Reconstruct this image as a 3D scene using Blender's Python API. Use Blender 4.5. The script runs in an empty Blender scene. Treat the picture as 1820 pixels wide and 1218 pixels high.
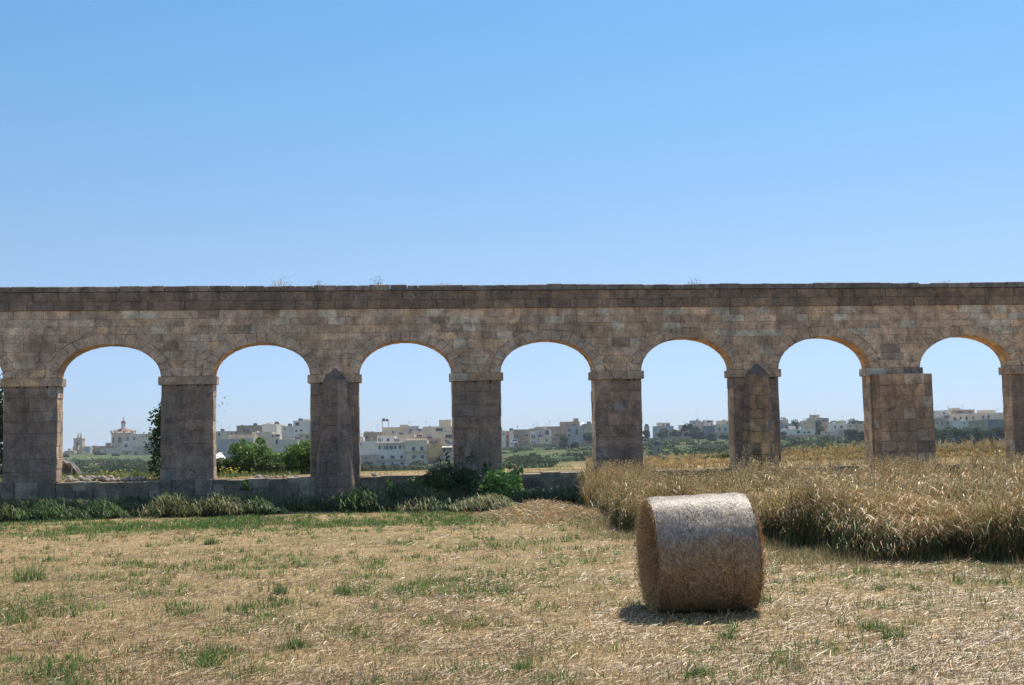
import bpy, math, random
import numpy as np
from mathutils import Matrix, Vector, noise as mnoise
R = math.radians
random.seed(7)
rng = np.random.default_rng(11)
scene = bpy.context.scene
COL = scene.collection

# ------------------------------------------------------------------ camera
FPX, PW, PH = 2100.0, 1820.0, 1218.0
EYE = 1.7
PITCH, ROLL = math.atan(179 / FPX), R(-1.06)
cd = bpy.data.cameras.new('camera'); cam = bpy.data.objects.new('camera', cd); COL.objects.link(cam)
cd.sensor_width = 36; cd.lens = 36 * FPX / PW; cd.clip_start = 0.1; cd.clip_end = 20000
M = Matrix.Rotation(math.pi / 2 + PITCH, 4, 'X') @ Matrix.Rotation(ROLL, 4, 'Z')
cam.matrix_world = Matrix.Translation((0, 0, EYE)) @ M
scene.camera = cam
R3 = np.array(M.to_3x3())

# ------------------------------------------------------------------ sky and sun
SX, SY = 0.28, 0.54                       # shift of a shadow per metre of height, left and towards the camera
sun_dir = Vector((SX, SY, 1)).normalized()
EL = math.asin(sun_dir.z); AZ = math.atan2(SX, SY)
w = bpy.data.worlds.new('World'); scene.world = w; w.use_nodes = True
nt = w.node_tree; bg = nt.nodes['Background']
sky = nt.nodes.new('ShaderNodeTexSky'); sky.sky_type = 'NISHITA'; sky.sun_disc = False
sky.sun_elevation = EL; sky.sun_rotation = AZ
sky.air_density = 1.0; sky.dust_density = 0.35; sky.ozone_density = 2.2; sky.altitude = 100
_tc = nt.nodes.new('ShaderNodeTexCoord'); _sx = nt.nodes.new('ShaderNodeSeparateXYZ'); nt.links.new(_tc.outputs['Generated'], _sx.inputs[0])
_rp = nt.nodes.new('ShaderNodeValToRGB'); _e = _rp.color_ramp.elements
_st = [(0, (.355, .47, .73)), (.035, (.37, .46, .70)), (.09, (.43, .485, .64)), (.16, (.475, .535, .60)), (.27, (.45, .61, .66)), (.36, (.42, .63, .71)), (.48, (.95, 1, 1))]
while len(_e) < len(_st): _e.new(.5)
for _i, (_p, _c) in enumerate(_st): _e[_i].position = _p; _e[_i].color = (*_c, 1)
nt.links.new(_sx.outputs['Z'], _rp.inputs[0])
_mx = nt.nodes.new('ShaderNodeMix'); _mx.data_type = 'RGBA'; _mx.blend_type = 'MULTIPLY'; _mx.inputs[0].default_value = 1   # bluer, dimmed low sky; unseen sky above left bright to fill the shade
nt.links.new(sky.outputs[0], _mx.inputs[6]); nt.links.new(_rp.outputs[0], _mx.inputs[7])
nt.links.new(_mx.outputs[2], bg.inputs[0]); bg.inputs[1].default_value = 0.15
sd = bpy.data.lights.new('sun', 'SUN'); sd.energy = 4.7; sd.angle = R(0.5); sd.color = (1, 0.93, 0.81)
so = bpy.data.objects.new('sun', sd); COL.objects.link(so)
so.rotation_euler = sun_dir.to_track_quat('Z', 'Y').to_euler()
scene.view_settings.view_transform = 'Standard'; scene.view_settings.look = 'None'
scene.view_settings.exposure = 0.45; scene.view_settings.gamma = 1

# ------------------------------------------------------------------ helpers
def ray(px, py):
    v = R3 @ np.array([(px - PW / 2) / FPX, -(py - PH / 2) / FPX, -1.0])
    return v
def at(px, py, Y):
    v = ray(px, py); t = Y / v[1]
    return Vector((v[0] * t, Y, EYE + v[2] * t))
def gx(px, Y): return at(px, 790, Y).x
TH = math.atan(0.103); Y0 = 34.0
CT, ST = math.cos(TH), math.sin(TH)
def s_of(px, py=760):
    v = ray(px, py)   # (x,y) = t*v ; s ct - d st = x ; Y0 + s st + d ct = y, d=0
    t = Y0 * CT / (v[1] * CT - v[0] * ST)
    return t * v[0] * CT + (t * v[1] - Y0) * ST
def WL(s, d, z=0): return (s * CT - d * ST, Y0 + s * ST + d * CT, z)
def sd_of(x, y):
    return x * CT + (y - Y0) * ST, -x * ST + (y - Y0) * CT

def obj(name, me, mat=None, parent=None):
    o = bpy.data.objects.new(name, me); COL.objects.link(o)
    if mat is not None and me is not None: me.materials.append(mat)
    if parent is not None: o.parent = parent
    return o
def tag(o, label=None, cat=None, group=None, kind=None):
    if label: o['label'] = label
    if cat: o['category'] = cat
    if group: o['group'] = group
    if kind: o['kind'] = kind
    return o
def thing(name, label, cat, loc=(0, 0, 0), rz=0, group=None):
    o = bpy.data.objects.new(name, None); COL.objects.link(o)
    o.location = loc; o.rotation_euler = (0, 0, rz)
    return tag(o, label, cat, group)
def copy_tree(o, parent=None):
    c = o.copy(); COL.objects.link(c)
    if parent is not None: c.parent = parent
    for ch in list(o.children): copy_tree(ch, c)
    return c

class MB:
    def __init__(s): s.v = []; s.f = []; s.c = []; s.m = []
    def face(s, pts, col=(1, 1, 1), mi=0):
        n = len(s.v); s.v += [tuple(p) for p in pts]; s.c += [col] * len(pts)
        s.f.append(tuple(range(n, n + len(pts)))); s.m.append(mi)
    def box(s, x0, y0, z0, x1, y1, z1, col=(1, 1, 1), mi=0):
        n = len(s.v)
        s.v += [(x0, y0, z0), (x1, y0, z0), (x1, y1, z0), (x0, y1, z0), (x0, y0, z1), (x1, y0, z1), (x1, y1, z1), (x0, y1, z1)]
        s.c += [col] * 8
        for q in ((0, 3, 2, 1), (4, 5, 6, 7), (0, 1, 5, 4), (1, 2, 6, 5), (2, 3, 7, 6), (3, 0, 4, 7)):
            s.f.append(tuple(n + k for k in q)); s.m.append(mi)
    def lathe(s, prof, n=16, cx=0, cy=0, col=(1, 1, 1), mi=0, a0=0):
        b = len(s.v)
        for r, z in prof:
            for k in range(n):
                a = a0 + 2 * math.pi * k / n
                s.v.append((cx + r * math.cos(a), cy + r * math.sin(a), z)); s.c.append(col)
        for i in range(len(prof) - 1):
            for k in range(n):
                k2 = (k + 1) % n
                s.f.append((b + i * n + k, b + i * n + k2, b + (i + 1) * n + k2, b + (i + 1) * n + k)); s.m.append(mi)
        s.f.append(tuple(b + (len(prof) - 1) * n + k for k in range(n))); s.m.append(mi)
    def tube(s, pts, rad, n=6, col=(1, 1, 1)):
        b = len(s.v)
        for i, p in enumerate(pts):
            p = Vector(p); q = Vector(pts[min(i + 1, len(pts) - 1)]); o = Vector(pts[max(i - 1, 0)])
            t = (q - o).normalized(); u = t.orthogonal().normalized(); v = t.cross(u)
            for k in range(n):
                a = 2 * math.pi * k / n
                s.v.append(tuple(p + (u * math.cos(a) + v * math.sin(a)) * rad[i])); s.c.append(col)
        for i in range(len(pts) - 1):
            for k in range(n):
                k2 = (k + 1) % n
                s.f.append((b + i * n + k, b + i * n + k2, b + (i + 1) * n + k2, b + (i + 1) * n + k)); s.m.append(0)
    def build(s, name, mat, parent=None, smooth=False):
        me = bpy.data.meshes.new(name); me.from_pydata(s.v, [], s.f)
        a = me.color_attributes.new('Col', 'FLOAT_COLOR', 'POINT')
        c = np.ones((len(s.v), 4), 'f'); c[:, :3] = np.array(s.c, 'f'); a.data.foreach_set('color', c.ravel())
        mats = mat if isinstance(mat, (list, tuple)) else [mat]
        for m in mats: me.materials.append(m)
        if len(mats) > 1: me.polygons.foreach_set('material_index', s.m)
        if smooth: me.polygons.foreach_set('use_smooth', [True] * len(s.f))
        me.update()
        o = bpy.data.objects.new(name, me); COL.objects.link(o)
        if parent is not None: o.parent = parent
        return o

def np_mesh(name, V, F, C=None, mat=None, parent=None, smooth=False):
    """V (n,3), F (m,k) with constant k, C (n,3)"""
    me = bpy.data.meshes.new(name)
    V = np.ascontiguousarray(V, 'f'); F = np.ascontiguousarray(F, 'i')
    me.vertices.add(len(V)); me.vertices.foreach_set('co', V.ravel())
    k = F.shape[1]
    me.loops.add(F.size); me.loops.foreach_set('vertex_index', F.ravel())
    me.polygons.add(len(F)); me.polygons.foreach_set('loop_start', np.arange(0, F.size, k, dtype='i'))
    me.polygons.foreach_set('loop_total', np.full(len(F), k, 'i'))
    if smooth: me.polygons.foreach_set('use_smooth', np.ones(len(F), bool))
    if C is not None:
        a = me.color_attributes.new('Col', 'FLOAT_COLOR', 'POINT')
        c = np.ones((len(V), 4), 'f'); c[:, :3] = C; a.data.foreach_set('color', c.ravel())
    me.update(calc_edges=True)
    return obj(name, me, mat, parent)

class RB:
    """collects ribbons: centre lines P (N,K,3), widths W (N,K), side (N,3), colour (N,3)"""
    def __init__(s): s.V = []; s.F = []; s.C = []; s.n = 0
    def add(s, P, W, S, C):
        N, K, _ = P.shape
        if N == 0: return
        a = P - S[:, None, :] * W[:, :, None] * .5; b = P + S[:, None, :] * W[:, :, None] * .5
        V = np.stack([a, b], 2).reshape(-1, 3)
        base = s.n + np.arange(N)[:, None] * 2 * K + np.arange(K - 1)[None, :] * 2
        F = np.stack([base, base + 1, base + 3, base + 2], -1).reshape(-1, 4)
        s.V.append(V); s.F.append(F)
        C = np.asarray(C)
        if C.ndim == 2: C = np.repeat(C, 2 * K, 0)
        else: C = np.repeat(C, 2, 1).reshape(-1, 3)
        s.C.append(C); s.n += len(V)
    def build(s, name, mat, parent=None):
        return np_mesh(name, np.concatenate(s.V), np.concatenate(s.F), np.concatenate(s.C), mat, parent)

def rnd(n, a=0., b=1.): return rng.uniform(a, b, n)
def dirs(n):
    v = rng.normal(size=(n, 3)); return v / np.linalg.norm(v, axis=1, keepdims=True)
def vnoise(x, y, sc, seed=0):
    """smooth value noise, vectorised"""
    x = np.asarray(x, float) / sc + 57.3 * seed; y = np.asarray(y, float) / sc + 31.7 * seed
    xi = np.floor(x); yi = np.floor(y); fx = x - xi; fy = y - yi
    fx = fx * fx * (3 - 2 * fx); fy = fy * fy * (3 - 2 * fy)
    def h(a, b):
        t = np.sin(a * 127.1 + b * 311.7 + seed * 13.7) * 43758.5453
        return t - np.floor(t)
    return (h(xi, yi) * (1 - fx) + h(xi + 1, yi) * fx) * (1 - fy) + (h(xi, yi + 1) * (1 - fx) + h(xi + 1, yi + 1) * fx) * fy
def sstep(a, b, x):
    t = np.clip((np.asarray(x, float) - a) / (b - a), 0, 1); return t * t * (3 - 2 * t)

# ------------------------------------------------------------------ materials
MATS = {}
def newmat(name):
    m = bpy.data.materials.new(name); m.use_nodes = True
    nt = m.node_tree; p = nt.nodes['Principled BSDF']; MATS[name] = m
    return m, nt, p
def N(nt, t, **kw):
    n = nt.nodes.new(t)
    for k, v in kw.items():
        if k.startswith('i_'): n.inputs[k[2:].replace('_', ' ')].default_value = v
        else: setattr(n, k, v)
    return n
def noise_n(nt, scale, detail=6, rough=.6, vec=None, dist=0):
    n = N(nt, 'ShaderNodeTexNoise'); n.inputs['Scale'].default_value = scale
    n.inputs['Detail'].default_value = detail; n.inputs['Roughness'].default_value = rough
    n.inputs['Distortion'].default_value = dist
    if vec is not None: nt.links.new(vec, n.inputs['Vector'])
    return n
def ramp(nt, fac, stops):
    r = N(nt, 'ShaderNodeValToRGB'); e = r.color_ramp.elements
    while len(e) < len(stops): e.new(.5)
    for i, (p, c) in enumerate(stops):
        e[i].position = p; e[i].color = (c[0], c[1], c[2], 1) if not isinstance(c, float) else (c, c, c, 1)
    nt.links.new(fac, r.inputs[0]); return r
def mixc(nt, a, b, fac, mode='MIX'):
    m = N(nt, 'ShaderNodeMix', data_type='RGBA', blend_type=mode)
    for s, v in ((6, a), (7, b)):
        if isinstance(v, (tuple, list)): m.inputs[s].default_value = (*v[:3], 1)
        else: nt.links.new(v, m.inputs[s])
    if isinstance(fac, (int, float)): m.inputs[0].default_value = fac
    else: nt.links.new(fac, m.inputs[0])
    return m.outputs[2]
def coords(nt, scale=(1, 1, 1)):
    t = N(nt, 'ShaderNodeTexCoord'); mp = N(nt, 'ShaderNodeMapping'); mp.inputs['Scale'].default_value = scale
    nt.links.new(t.outputs['Object'], mp.inputs[0]); return mp.outputs[0]
def bump(nt, p, h, strength, dist=.02):
    b = N(nt, 'ShaderNodeBump'); b.inputs['Strength'].default_value = strength; b.inputs['Distance'].default_value = dist
    nt.links.new(h, b.inputs['Height']); nt.links.new(b.outputs[0], p.inputs['Normal'])

def stone_mat(name, stain=0.5, lichen=.3, bumpd=.03):
    m, nt, p = newmat(name)
    at_ = N(nt, 'ShaderNodeAttribute', attribute_name='Col'); v = coords(nt)
    fine = noise_n(nt, 22, 8, .7, v); mid = noise_n(nt, 3.2, 6, .65, v, .4); big = noise_n(nt, .55, 4, .6, v, .3)
    vs = coords(nt, (2.6, 2.6, .5)); streak = noise_n(nt, 1.0, 6, .7, vs)
    c = mixc(nt, at_.outputs['Color'], ramp(nt, fine.outputs[0], [(.3, (.5, .47, .45)), (.7, (1.25, 1.25, 1.25))]).outputs[0], .75, 'MULTIPLY')
    c = mixc(nt, c, ramp(nt, mid.outputs[0], [(.32, (.45, .41, .38)), (.5, (.95, .93, .9)), (.66, (1.4, 1.32, 1.2))]).outputs[0], .85, 'MULTIPLY')
    c = mixc(nt, c, (.060, .053, .048), ramp(nt, streak.outputs[0], [(.48, 0.), (.72, stain)]).outputs[0])
    c = mixc(nt, c, (.13, .105, .08), ramp(nt, big.outputs[0], [(.42, 0.), (.62, stain * .9)]).outputs[0])
    pit = N(nt, 'ShaderNodeTexVoronoi'); pit.inputs['Scale'].default_value = 13; nt.links.new(v, pit.inputs[0])
    c = mixc(nt, c, (.07, .055, .045), ramp(nt, pit.outputs['Distance'], [(.12, .7), (.22, 0.)]).outputs[0])
    spots = noise_n(nt, 9, 3, .5, v)
    c = mixc(nt, c, (.34, .32, .29), ramp(nt, spots.outputs[0], [(.62, 0.), (.70, lichen)]).outputs[0])
    nt.links.new(c, p.inputs['Base Color']); p.inputs['Roughness'].default_value = .95
    p.inputs['Specular IOR Level'].default_value = .15
    h = mixc(nt, fine.outputs[0], mid.outputs[0], .6)
    bump(nt, p, h, .9, bumpd); return m
STONE = stone_mat('aqueduct_limestone', .42, .4)
STONE_D = stone_mat('weathered_limestone', .7, .6)
STONE_P = stone_mat('pier_limestone', .5, .25)

def leaf_mat(name, trans=.35, rough=.5, spec=.3):
    m, nt, p = newmat(name)
    a = N(nt, 'ShaderNodeAttribute', attribute_name='Col')
    nt.links.new(a.outputs['Color'], p.inputs['Base Color']); p.inputs['Roughness'].default_value = rough
    p.inputs['Specular IOR Level'].default_value = spec
    t = N(nt, 'ShaderNodeBsdfTranslucent'); nt.links.new(a.outputs['Color'], t.inputs[0])
    mx = N(nt, 'ShaderNodeMixShader'); mx.inputs[0].default_value = trans
    nt.links.new(p.outputs[0], mx.inputs[1]); nt.links.new(t.outputs[0], mx.inputs[2])
    nt.links.new(mx.outputs[0], nt.nodes['Material Output'].inputs['Surface']); return m
LEAF = leaf_mat('leaf', .35, .5, .35)
GRASS = leaf_mat('grass_blade', .35, .45, .4)
STRAW = leaf_mat('dry_straw', .15, .45, .45)
FARLEAF = leaf_mat('far_leaf', .2, .8, .1)

def plain_mat(name, col, rough=.85, var=.25, sc=1.5, spec=.2, metal=0, bd=0):
    m, nt, p = newmat(name); v = coords(nt)
    n1 = noise_n(nt, sc, 6, .65, v, .3)
    c = mixc(nt, col, ramp(nt, n1.outputs[0], [(.3, tuple([1 - var] * 3)), (.7, tuple([1 + var * .6] * 3))]).outputs[0], 1., 'MULTIPLY')
    nt.links.new(c, p.inputs['Base Color']); p.inputs['Roughness'].default_value = rough
    p.inputs['Specular IOR Level'].default_value = spec; p.inputs['Metallic'].default_value = metal
    if bd: bump(nt, p, noise_n(nt, sc * 8, 5, .6, v).outputs[0], .6, bd)
    return m
BARK = plain_mat('bark', (.10, .075, .055), .9, .4, 6)
TWIG = plain_mat('dry_twig', (.13, .10, .08), .9, .3, 6)
GLASS, _nt, _p = newmat('dark_window_glass'); _p.inputs['Base Color'].default_value = (.035, .045, .06, 1); _p.inputs['Roughness'].default_value = .15

# ------------------------------------------------------------------ terrain
# profile of the valley beyond the aqueduct: column pixel -> [(distance, pixels below the eye line)]
ZK = [40, 60, 90, 130, 200, 300, 400, 480, 650, 1000, 2500, 7000]
PROF = {
    0:    [45, 62, 55, 50, 42, 32, 22, 16, 3, 4, 3, 1.5],
    300:  [45, 62, 56, 50, 42, 32, 22, 16, 3, 4, 3, 1.5],
    430:  [45, 62, 56, 52, 46, 41, 32, 22, 8, 3, 3, 1.5],
    720:  [45, 62, 56, 53, 49, 45, 36, 28, 12, 4, 2, 1],
    830:  [45, 62, 56, 52, 46, 36, 22, 12, 8, 5, 3, 1],
    960:  [45, 62, 55, 50, 42, 27, 10, 2, 3, 5, 3, 1],
    1200: [45, 52, 46, 40, 30, 18, 6, -1, 1, 4, 3, 1],
    1460: [45, 42, 36, 30, 20, 10, 1, -4, -2, 2, 2, 1],
    1700: [45, 44, 40, 36, 28, 20, 9, 4, 3, 3, 2, 1],
    1900: [45, 44, 40, 36, 28, 20, 9, 4, 3, 3, 2, 1]}
PK = sorted(PROF); PA = np.array([(k - 910) / FPX for k in PK])
PT = np.array([PROF[k] for k in PK], float)
LZ = np.log(np.array(ZK, float))
def terr(x, y):
    x = np.asarray(x, float); y = np.asarray(y, float)
    s, d = sd_of(x, y)
    field = .05 * (vnoise(x, y, 3.1, 1) - .5) + .03 * (vnoise(x, y, 1.1, 2) - .5) - .0
    yy = np.maximum(y, 1.); u = np.clip(x / yy, PA[0], PA[-1])
    lz = np.clip(np.log(np.maximum(yy, 40)), LZ[0], LZ[-1])
    fi = np.interp(u, PA, np.arange(len(PA))); i0 = np.clip(fi.astype(int), 0, len(PA) - 2); fu = fi - i0
    fj = np.interp(lz, LZ, np.arange(len(LZ))); j0 = np.clip(fj.astype(int), 0, len(LZ) - 2); fz = fj - j0
    p = (PT[i0, j0] * (1 - fz) + PT[i0, j0 + 1] * fz) * (1 - fu) + (PT[i0 + 1, j0] * (1 - fz) + PT[i0 + 1, j0 + 1] * fz) * fu
    h = EYE - p * yy / FPX
    # terraces
    st = .95; q = (h + .35 * (vnoise(x, y, 60, 5) - .5)) / st; fl = np.floor(q); fr = q - fl
    ht = (fl + sstep(.72, 1., fr)) * st
    k = sstep(100, 150, y) * (1 - sstep(520, 700, y))
    h = h * (1 - .8 * k) + ht * .8 * k + .25 * (vnoise(x, y, 17, 3) - .5) * sstep(60, 120, y)
    plat = .85 + .06 * (vnoise(x, y, 2.3, 4) - .5)
    edge = np.interp(s, [-10, -9, 2.3, 4.], [7., 2.2, 2.6, 17.]) + 1.2 * (vnoise(x, y, 9, 6) - .5)
    back = plat * (1 - sstep(0, 9, d - edge)) + h * sstep(0, 9, d - edge)
    t = sstep(.28, .5, d)
    return field * (1 - t) + back * t
def tz(x, y): return float(terr(x, y))

def axis(lo, hi, dense_lo, dense_hi, step, grow=1.06, extra=()):
    a = list(np.arange(dense_lo, dense_hi + 1e-6, step)); 
    g = step; v = a[-1]
    while v < hi: g *= grow; v += g; a.append(v)
    g = step; v = a[0]
    while v > lo: g *= grow; v -= g; a.insert(0, v)
    return np.array(sorted(set(a) | set(extra)))
ga = axis(-6500, 6500, -26, 26, .5, 1.045)
gd = np.array(sorted(set(np.concatenate([axis(-400, 0, -30, 0, .35, 1.07), [.28, .34, .42, .5], np.arange(.9, 30, .7), np.arange(30, 120, 3), np.arange(120, 520, 2.2), axis(0, 7000, 520, 524, 4, 1.05)[1:]]))))
gd = gd[(gd < 7000)]; gd = np.unique(np.round(gd[(gd <= 0) | (gd >= .28)], 4))
S_, D_ = np.meshgrid(ga, gd)
X_ = S_ * CT - D_ * ST; Y_ = Y0 + S_ * ST + D_ * CT
Z_ = terr(X_, Y_)
Vg = np.stack([X_, Y_, Z_], -1).reshape(-1, 3)
nr, nc = S_.shape
ii = (np.arange(nr - 1)[:, None] * nc + np.arange(nc - 1)[None, :]).ravel()
Fg = np.stack([ii, ii + 1, ii + nc + 1, ii + nc], -1)

m, nt, p = newmat('field_ground')
geo = N(nt, 'ShaderNodeNewGeometry')
sep = N(nt, 'ShaderNodeSeparateXYZ'); nt.links.new(geo.outputs['Position'], sep.inputs[0])
def mp(scale, rot=(0, 0, 0)):
    q = N(nt, 'ShaderNodeMapping'); q.inputs['Scale'].default_value = scale; q.inputs['Rotation'].default_value = rot
    nt.links.new(geo.outputs['Position'], q.inputs[0]); return q.outputs[0]
n_f = noise_n(nt, 38, 8, .75, mp((1, 1, 1))); n_s = noise_n(nt, 24, 6, .7, mp((1, .35, 1), (0, 0, .5)), .6); n_b = noise_n(nt, .45, 4, .6, mp((1, 1, 1)))
strawc = ramp(nt, mixc(nt, n_f.outputs[0], n_s.outputs[0], .5), [(.34, (.07, .045, .022)), (.46, (.26, .175, .085)), (.56, (.42, .31, .165)), (.68, (.64, .50, .30))]).outputs[0]
strawc = mixc(nt, strawc, (.14, .14, .05), ramp(nt, n_b.outputs[0], [(.46, 0.), (.66, .6)]).outputs[0])
strawc = mixc(nt, strawc, (.13, .085, .05), ramp(nt, noise_n(nt, 1.1, 5, .7, mp((1, 1, 1))).outputs[0], [(.50, 0.), (.66, .6)]).outputs[0])
# far valley
n1 = noise_n(nt, .022, 5, .6, mp((.45, 2.2, 1)), .2); n2 = noise_n(nt, .35, 6, .7, mp((1, 1, 1))); n3 = noise_n(nt, .035, 4, .6, mp((.35, 3.4, 1)))
val = ramp(nt, n1.outputs[0], [(.36, (.026, .05, .014)), (.48, (.055, .09, .024)), (.57, (.09, .11, .035)), (.62, (.22, .18, .08)), (.66, (.05, .085, .022))]).outputs[0]
val = mixc(nt, val, (.055, .08, .025), ramp(nt, n3.outputs[0], [(.5, 0.), (.56, .75)]).outputs[0])
val = mixc(nt, val, ramp(nt, n2.outputs[0], [(.3, (.5, .5, .5)), (.7, (1.4, 1.4, 1.4))]).outputs[0], .8, 'MULTIPLY')
mr = N(nt, 'ShaderNodeMapRange'); nt.links.new(sep.outputs['Y'], mr.inputs[0]); mr.inputs[1].default_value = 40; mr.inputs[2].default_value = 60
col = mixc(nt, strawc, val, mr.outputs[0])
nt.links.new(col, p.inputs['Base Color']); p.inputs['Roughness'].default_value = .95; p.inputs['Specular IOR Level'].default_value = .1
bump(nt, p, n_f.outputs[0], .8, .03)
ground = np_mesh('ground', Vg, Fg, None, m, None, True); tag(ground, kind='structure')

# ------------------------------------------------------------------ aqueduct
aq = thing('stone_aqueduct', 'long weathered limestone aqueduct of round arches crossing the whole field', 'aqueduct', (0, Y0, 0), TH)
MORT = (.34, .27, .205)
def pal(s, kind):
    """albedo of one block; the left end is greyer, the right end more ochre"""
    t = min(1, max(0, (s + 16) / 32)) + random.uniform(-.25, .25)
    grey = (.68, .54, .42); och = (.82, .58, .38)
    b = [grey[i] * (1 - t) + och[i] * t for i in range(3)]
    r = random.random()
    if kind == 'wall':
        if r < .17: b = [.84, .73, .57]
        elif r < .25: b = [.76, .55, .35]
        elif r < .31: b = [.48, .37, .28]
        f = random.uniform(.86, 1.13)
    elif kind == 'frieze':
        b = [x * y for x, y in zip(b, (.45, .44, .45))]; f = random.uniform(.84, 1.16)
    elif kind == 'coping':
        b = [.29, .26, .22]; f = random.uniform(.8, 1.2)
    elif kind == 'repair':
        b = [.56, .41, .24] if r < .6 else [.42, .34, .25]; f = random.uniform(.75, 1.2)
    elif kind == 'plinth':
        b = [.27, .225, .17] if r < .7 else [.46, .39, .29]; f = random.uniform(.8, 1.2)
    else:
        b = [x * y for x, y in zip(b, (.54, .53, .555))]; f = random.uniform(.9, 1.1)
        if r < .06: b = [.38, .33, .28]
    return tuple(min(.88, x * f) for x in b)
def lerp(a, b, t): return tuple(a[i] + (b[i] - a[i]) * t for i in range(len(a)))
def patch(mb, p00, p10, p11, p01, nrm, col, off, gap, ch=.012):
    """one stone: a raised quad with chamfered sides"""
    c = [sum(q[i] for q in (p00, p10, p11, p01)) / 4 for i in range(3)]
    def shrink(q, g):
        v = [c[i] - q[i] for i in range(3)]; L = math.sqrt(sum(x * x for x in v)) + 1e-9
        return tuple(q[i] + v[i] / L * g for i in range(3))
    base = [shrink(q, gap) for q in (p00, p10, p11, p01)]
    top = []
    for q in base:
        s_ = shrink(q, ch + random.uniform(0, .012)); top.append(tuple(s_[i] + nrm[i] * (off + random.uniform(-.003, .003)) for i in range(3)))
    mb.face(top, col)
    for k in range(4):
        k2 = (k + 1) % 4; mb.face([base[k], base[k2], top[k2], top[k]], col)
def facet(mb, p00, p10, p11, p01, ch, wd, kind, sref, off=.022, gap=.006, tint=None):
    """courses of stones over a planar quad; ch course height, wd mean stone length"""
    e1 = Vector(p10) - Vector(p00); e2 = Vector(p01) - Vector(p00); nrm = e1.cross(e2).normalized()
    mb.face([p00, p10, p11, p01], MORT)
    H = (Vector(p01) - Vector(p00)).length; n = max(1, round(H / ch)); 
    cuts = [0] + sorted((k + random.uniform(-.12, .12)) / n for k in range(1, n)) + [1]
    for k in range(n):
        v0, v1 = cuts[k], cuts[k + 1]
        a0, a1, b0, b1 = lerp(p00, p01, v0), lerp(p10, p11, v0), lerp(p00, p01, v1), lerp(p10, p11, v1)
        L = (Vector(a1) - Vector(a0)).length
        u = 0; us = [0]; first = random.uniform(.5, 1.1) * wd
        while u < L:
            u += first if len(us) == 1 else random.uniform(.65, 1.35) * wd
            if u > L - wd * .4: u = L
            us.append(min(1, u / L))
        for i in range(len(us) - 1):
            q = [lerp(a0, a1, us[i]), lerp(a0, a1, us[i + 1]), lerp(b0, b1, us[i + 1]), lerp(b0, b1, us[i])]
            col = pal(sref, ('repair' if v0 < .58 else 'pier') if kind == 'mixed' else kind)
            if tint: col = tuple(c * t for c, t in zip(col, tint))
            patch(mb, *q, nrm, col, off + random.uniform(-.008, .008), gap)

Z_COP, Z_FR1, Z_FR0, Z_SPR, Z_IMP, Z_PL = 6.28, 6.11, 5.60, 3.74, 3.51, .85
RISE = .945; TK = .62
pe = [(s_of(5), s_of(100)), (s_of(286), s_of(378)), (s_of(552), s_of(638)), (s_of(806), s_of(891)), (s_of(1059), s_of(1142)),
      (s_of(1306), s_of(1387)), (s_of(1551), s_of(1640)), (s_of(1804), s_of(1804) + 1.45)]
for k in range(3):
    a, b = pe[0]; pe.insert(0, (a - 4.35, b - 4.35)); a, b = pe[-1]; pe.append((a + 4.05, b + 4.05))
arches = [(pe[k][1], pe[k + 1][0]) for k in range(len(pe) - 1)]
SA, SB = pe[0][0] - .2, pe[-1][1] + .2
RING = .30
random.seed(12); RIS = [RISE + random.uniform(-.03, .02) for _ in arches]; SKW = [random.uniform(-.012, .012) for _ in arches]
def arch_z(s, ext=0):
    for (a, b), rise, sk in zip(arches, RIS, SKW):
        c = (a + b) / 2; h = (b - a) / 2 + ext; q = (s - c) / h
        if abs(q) < 1: return Z_SPR + (rise + ext) * math.sqrt(max(0, 1 - q * q)) * (1 + sk * q)
    return Z_SPR
# arcade wall: core + face stones clipped by the arch rings
mb = MB()
samples = set([SA, SB])
for a, b in arches:
    for k in range(41): samples.add((a + b) / 2 - (b - a) / 2 * math.cos(math.pi * k / 40))
samples = sorted(samples)
for k in range(len(samples) - 1):
    s0, s1 = samples[k], samples[k + 1]
    if s1 - s0 < 1e-5: continue
    z0, z1 = arch_z(s0), arch_z(s1)
    mb.face([(s0, 0, z0), (s1, 0, z1), (s1, 0, Z_COP - .1), (s0, 0, Z_COP - .1)], MORT)
    mb.face([(s1, TK, z1), (s0, TK, z0), (s0, TK, Z_COP - .1), (s1, TK, Z_COP - .1)], (.4, .33, .26))
    mb.face([(s0, 0, z0), (s0, TK, z0), (s1, TK, z1), (s1, 0, z1)], MORT)
    mb.face([(s0, 0, Z_COP - .1), (s1, 0, Z_COP - .1), (s1, TK, Z_COP - .1), (s0, TK, Z_COP - .1)], MORT)
zc = Z_SPR; rows = []
while zc < Z_FR0 - .05:
    h = random.uniform(.20, .27); 
    if zc + h > Z_FR0 - .1: h = Z_FR0 - zc
    rows.append((zc, zc + h)); zc += h
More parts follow.
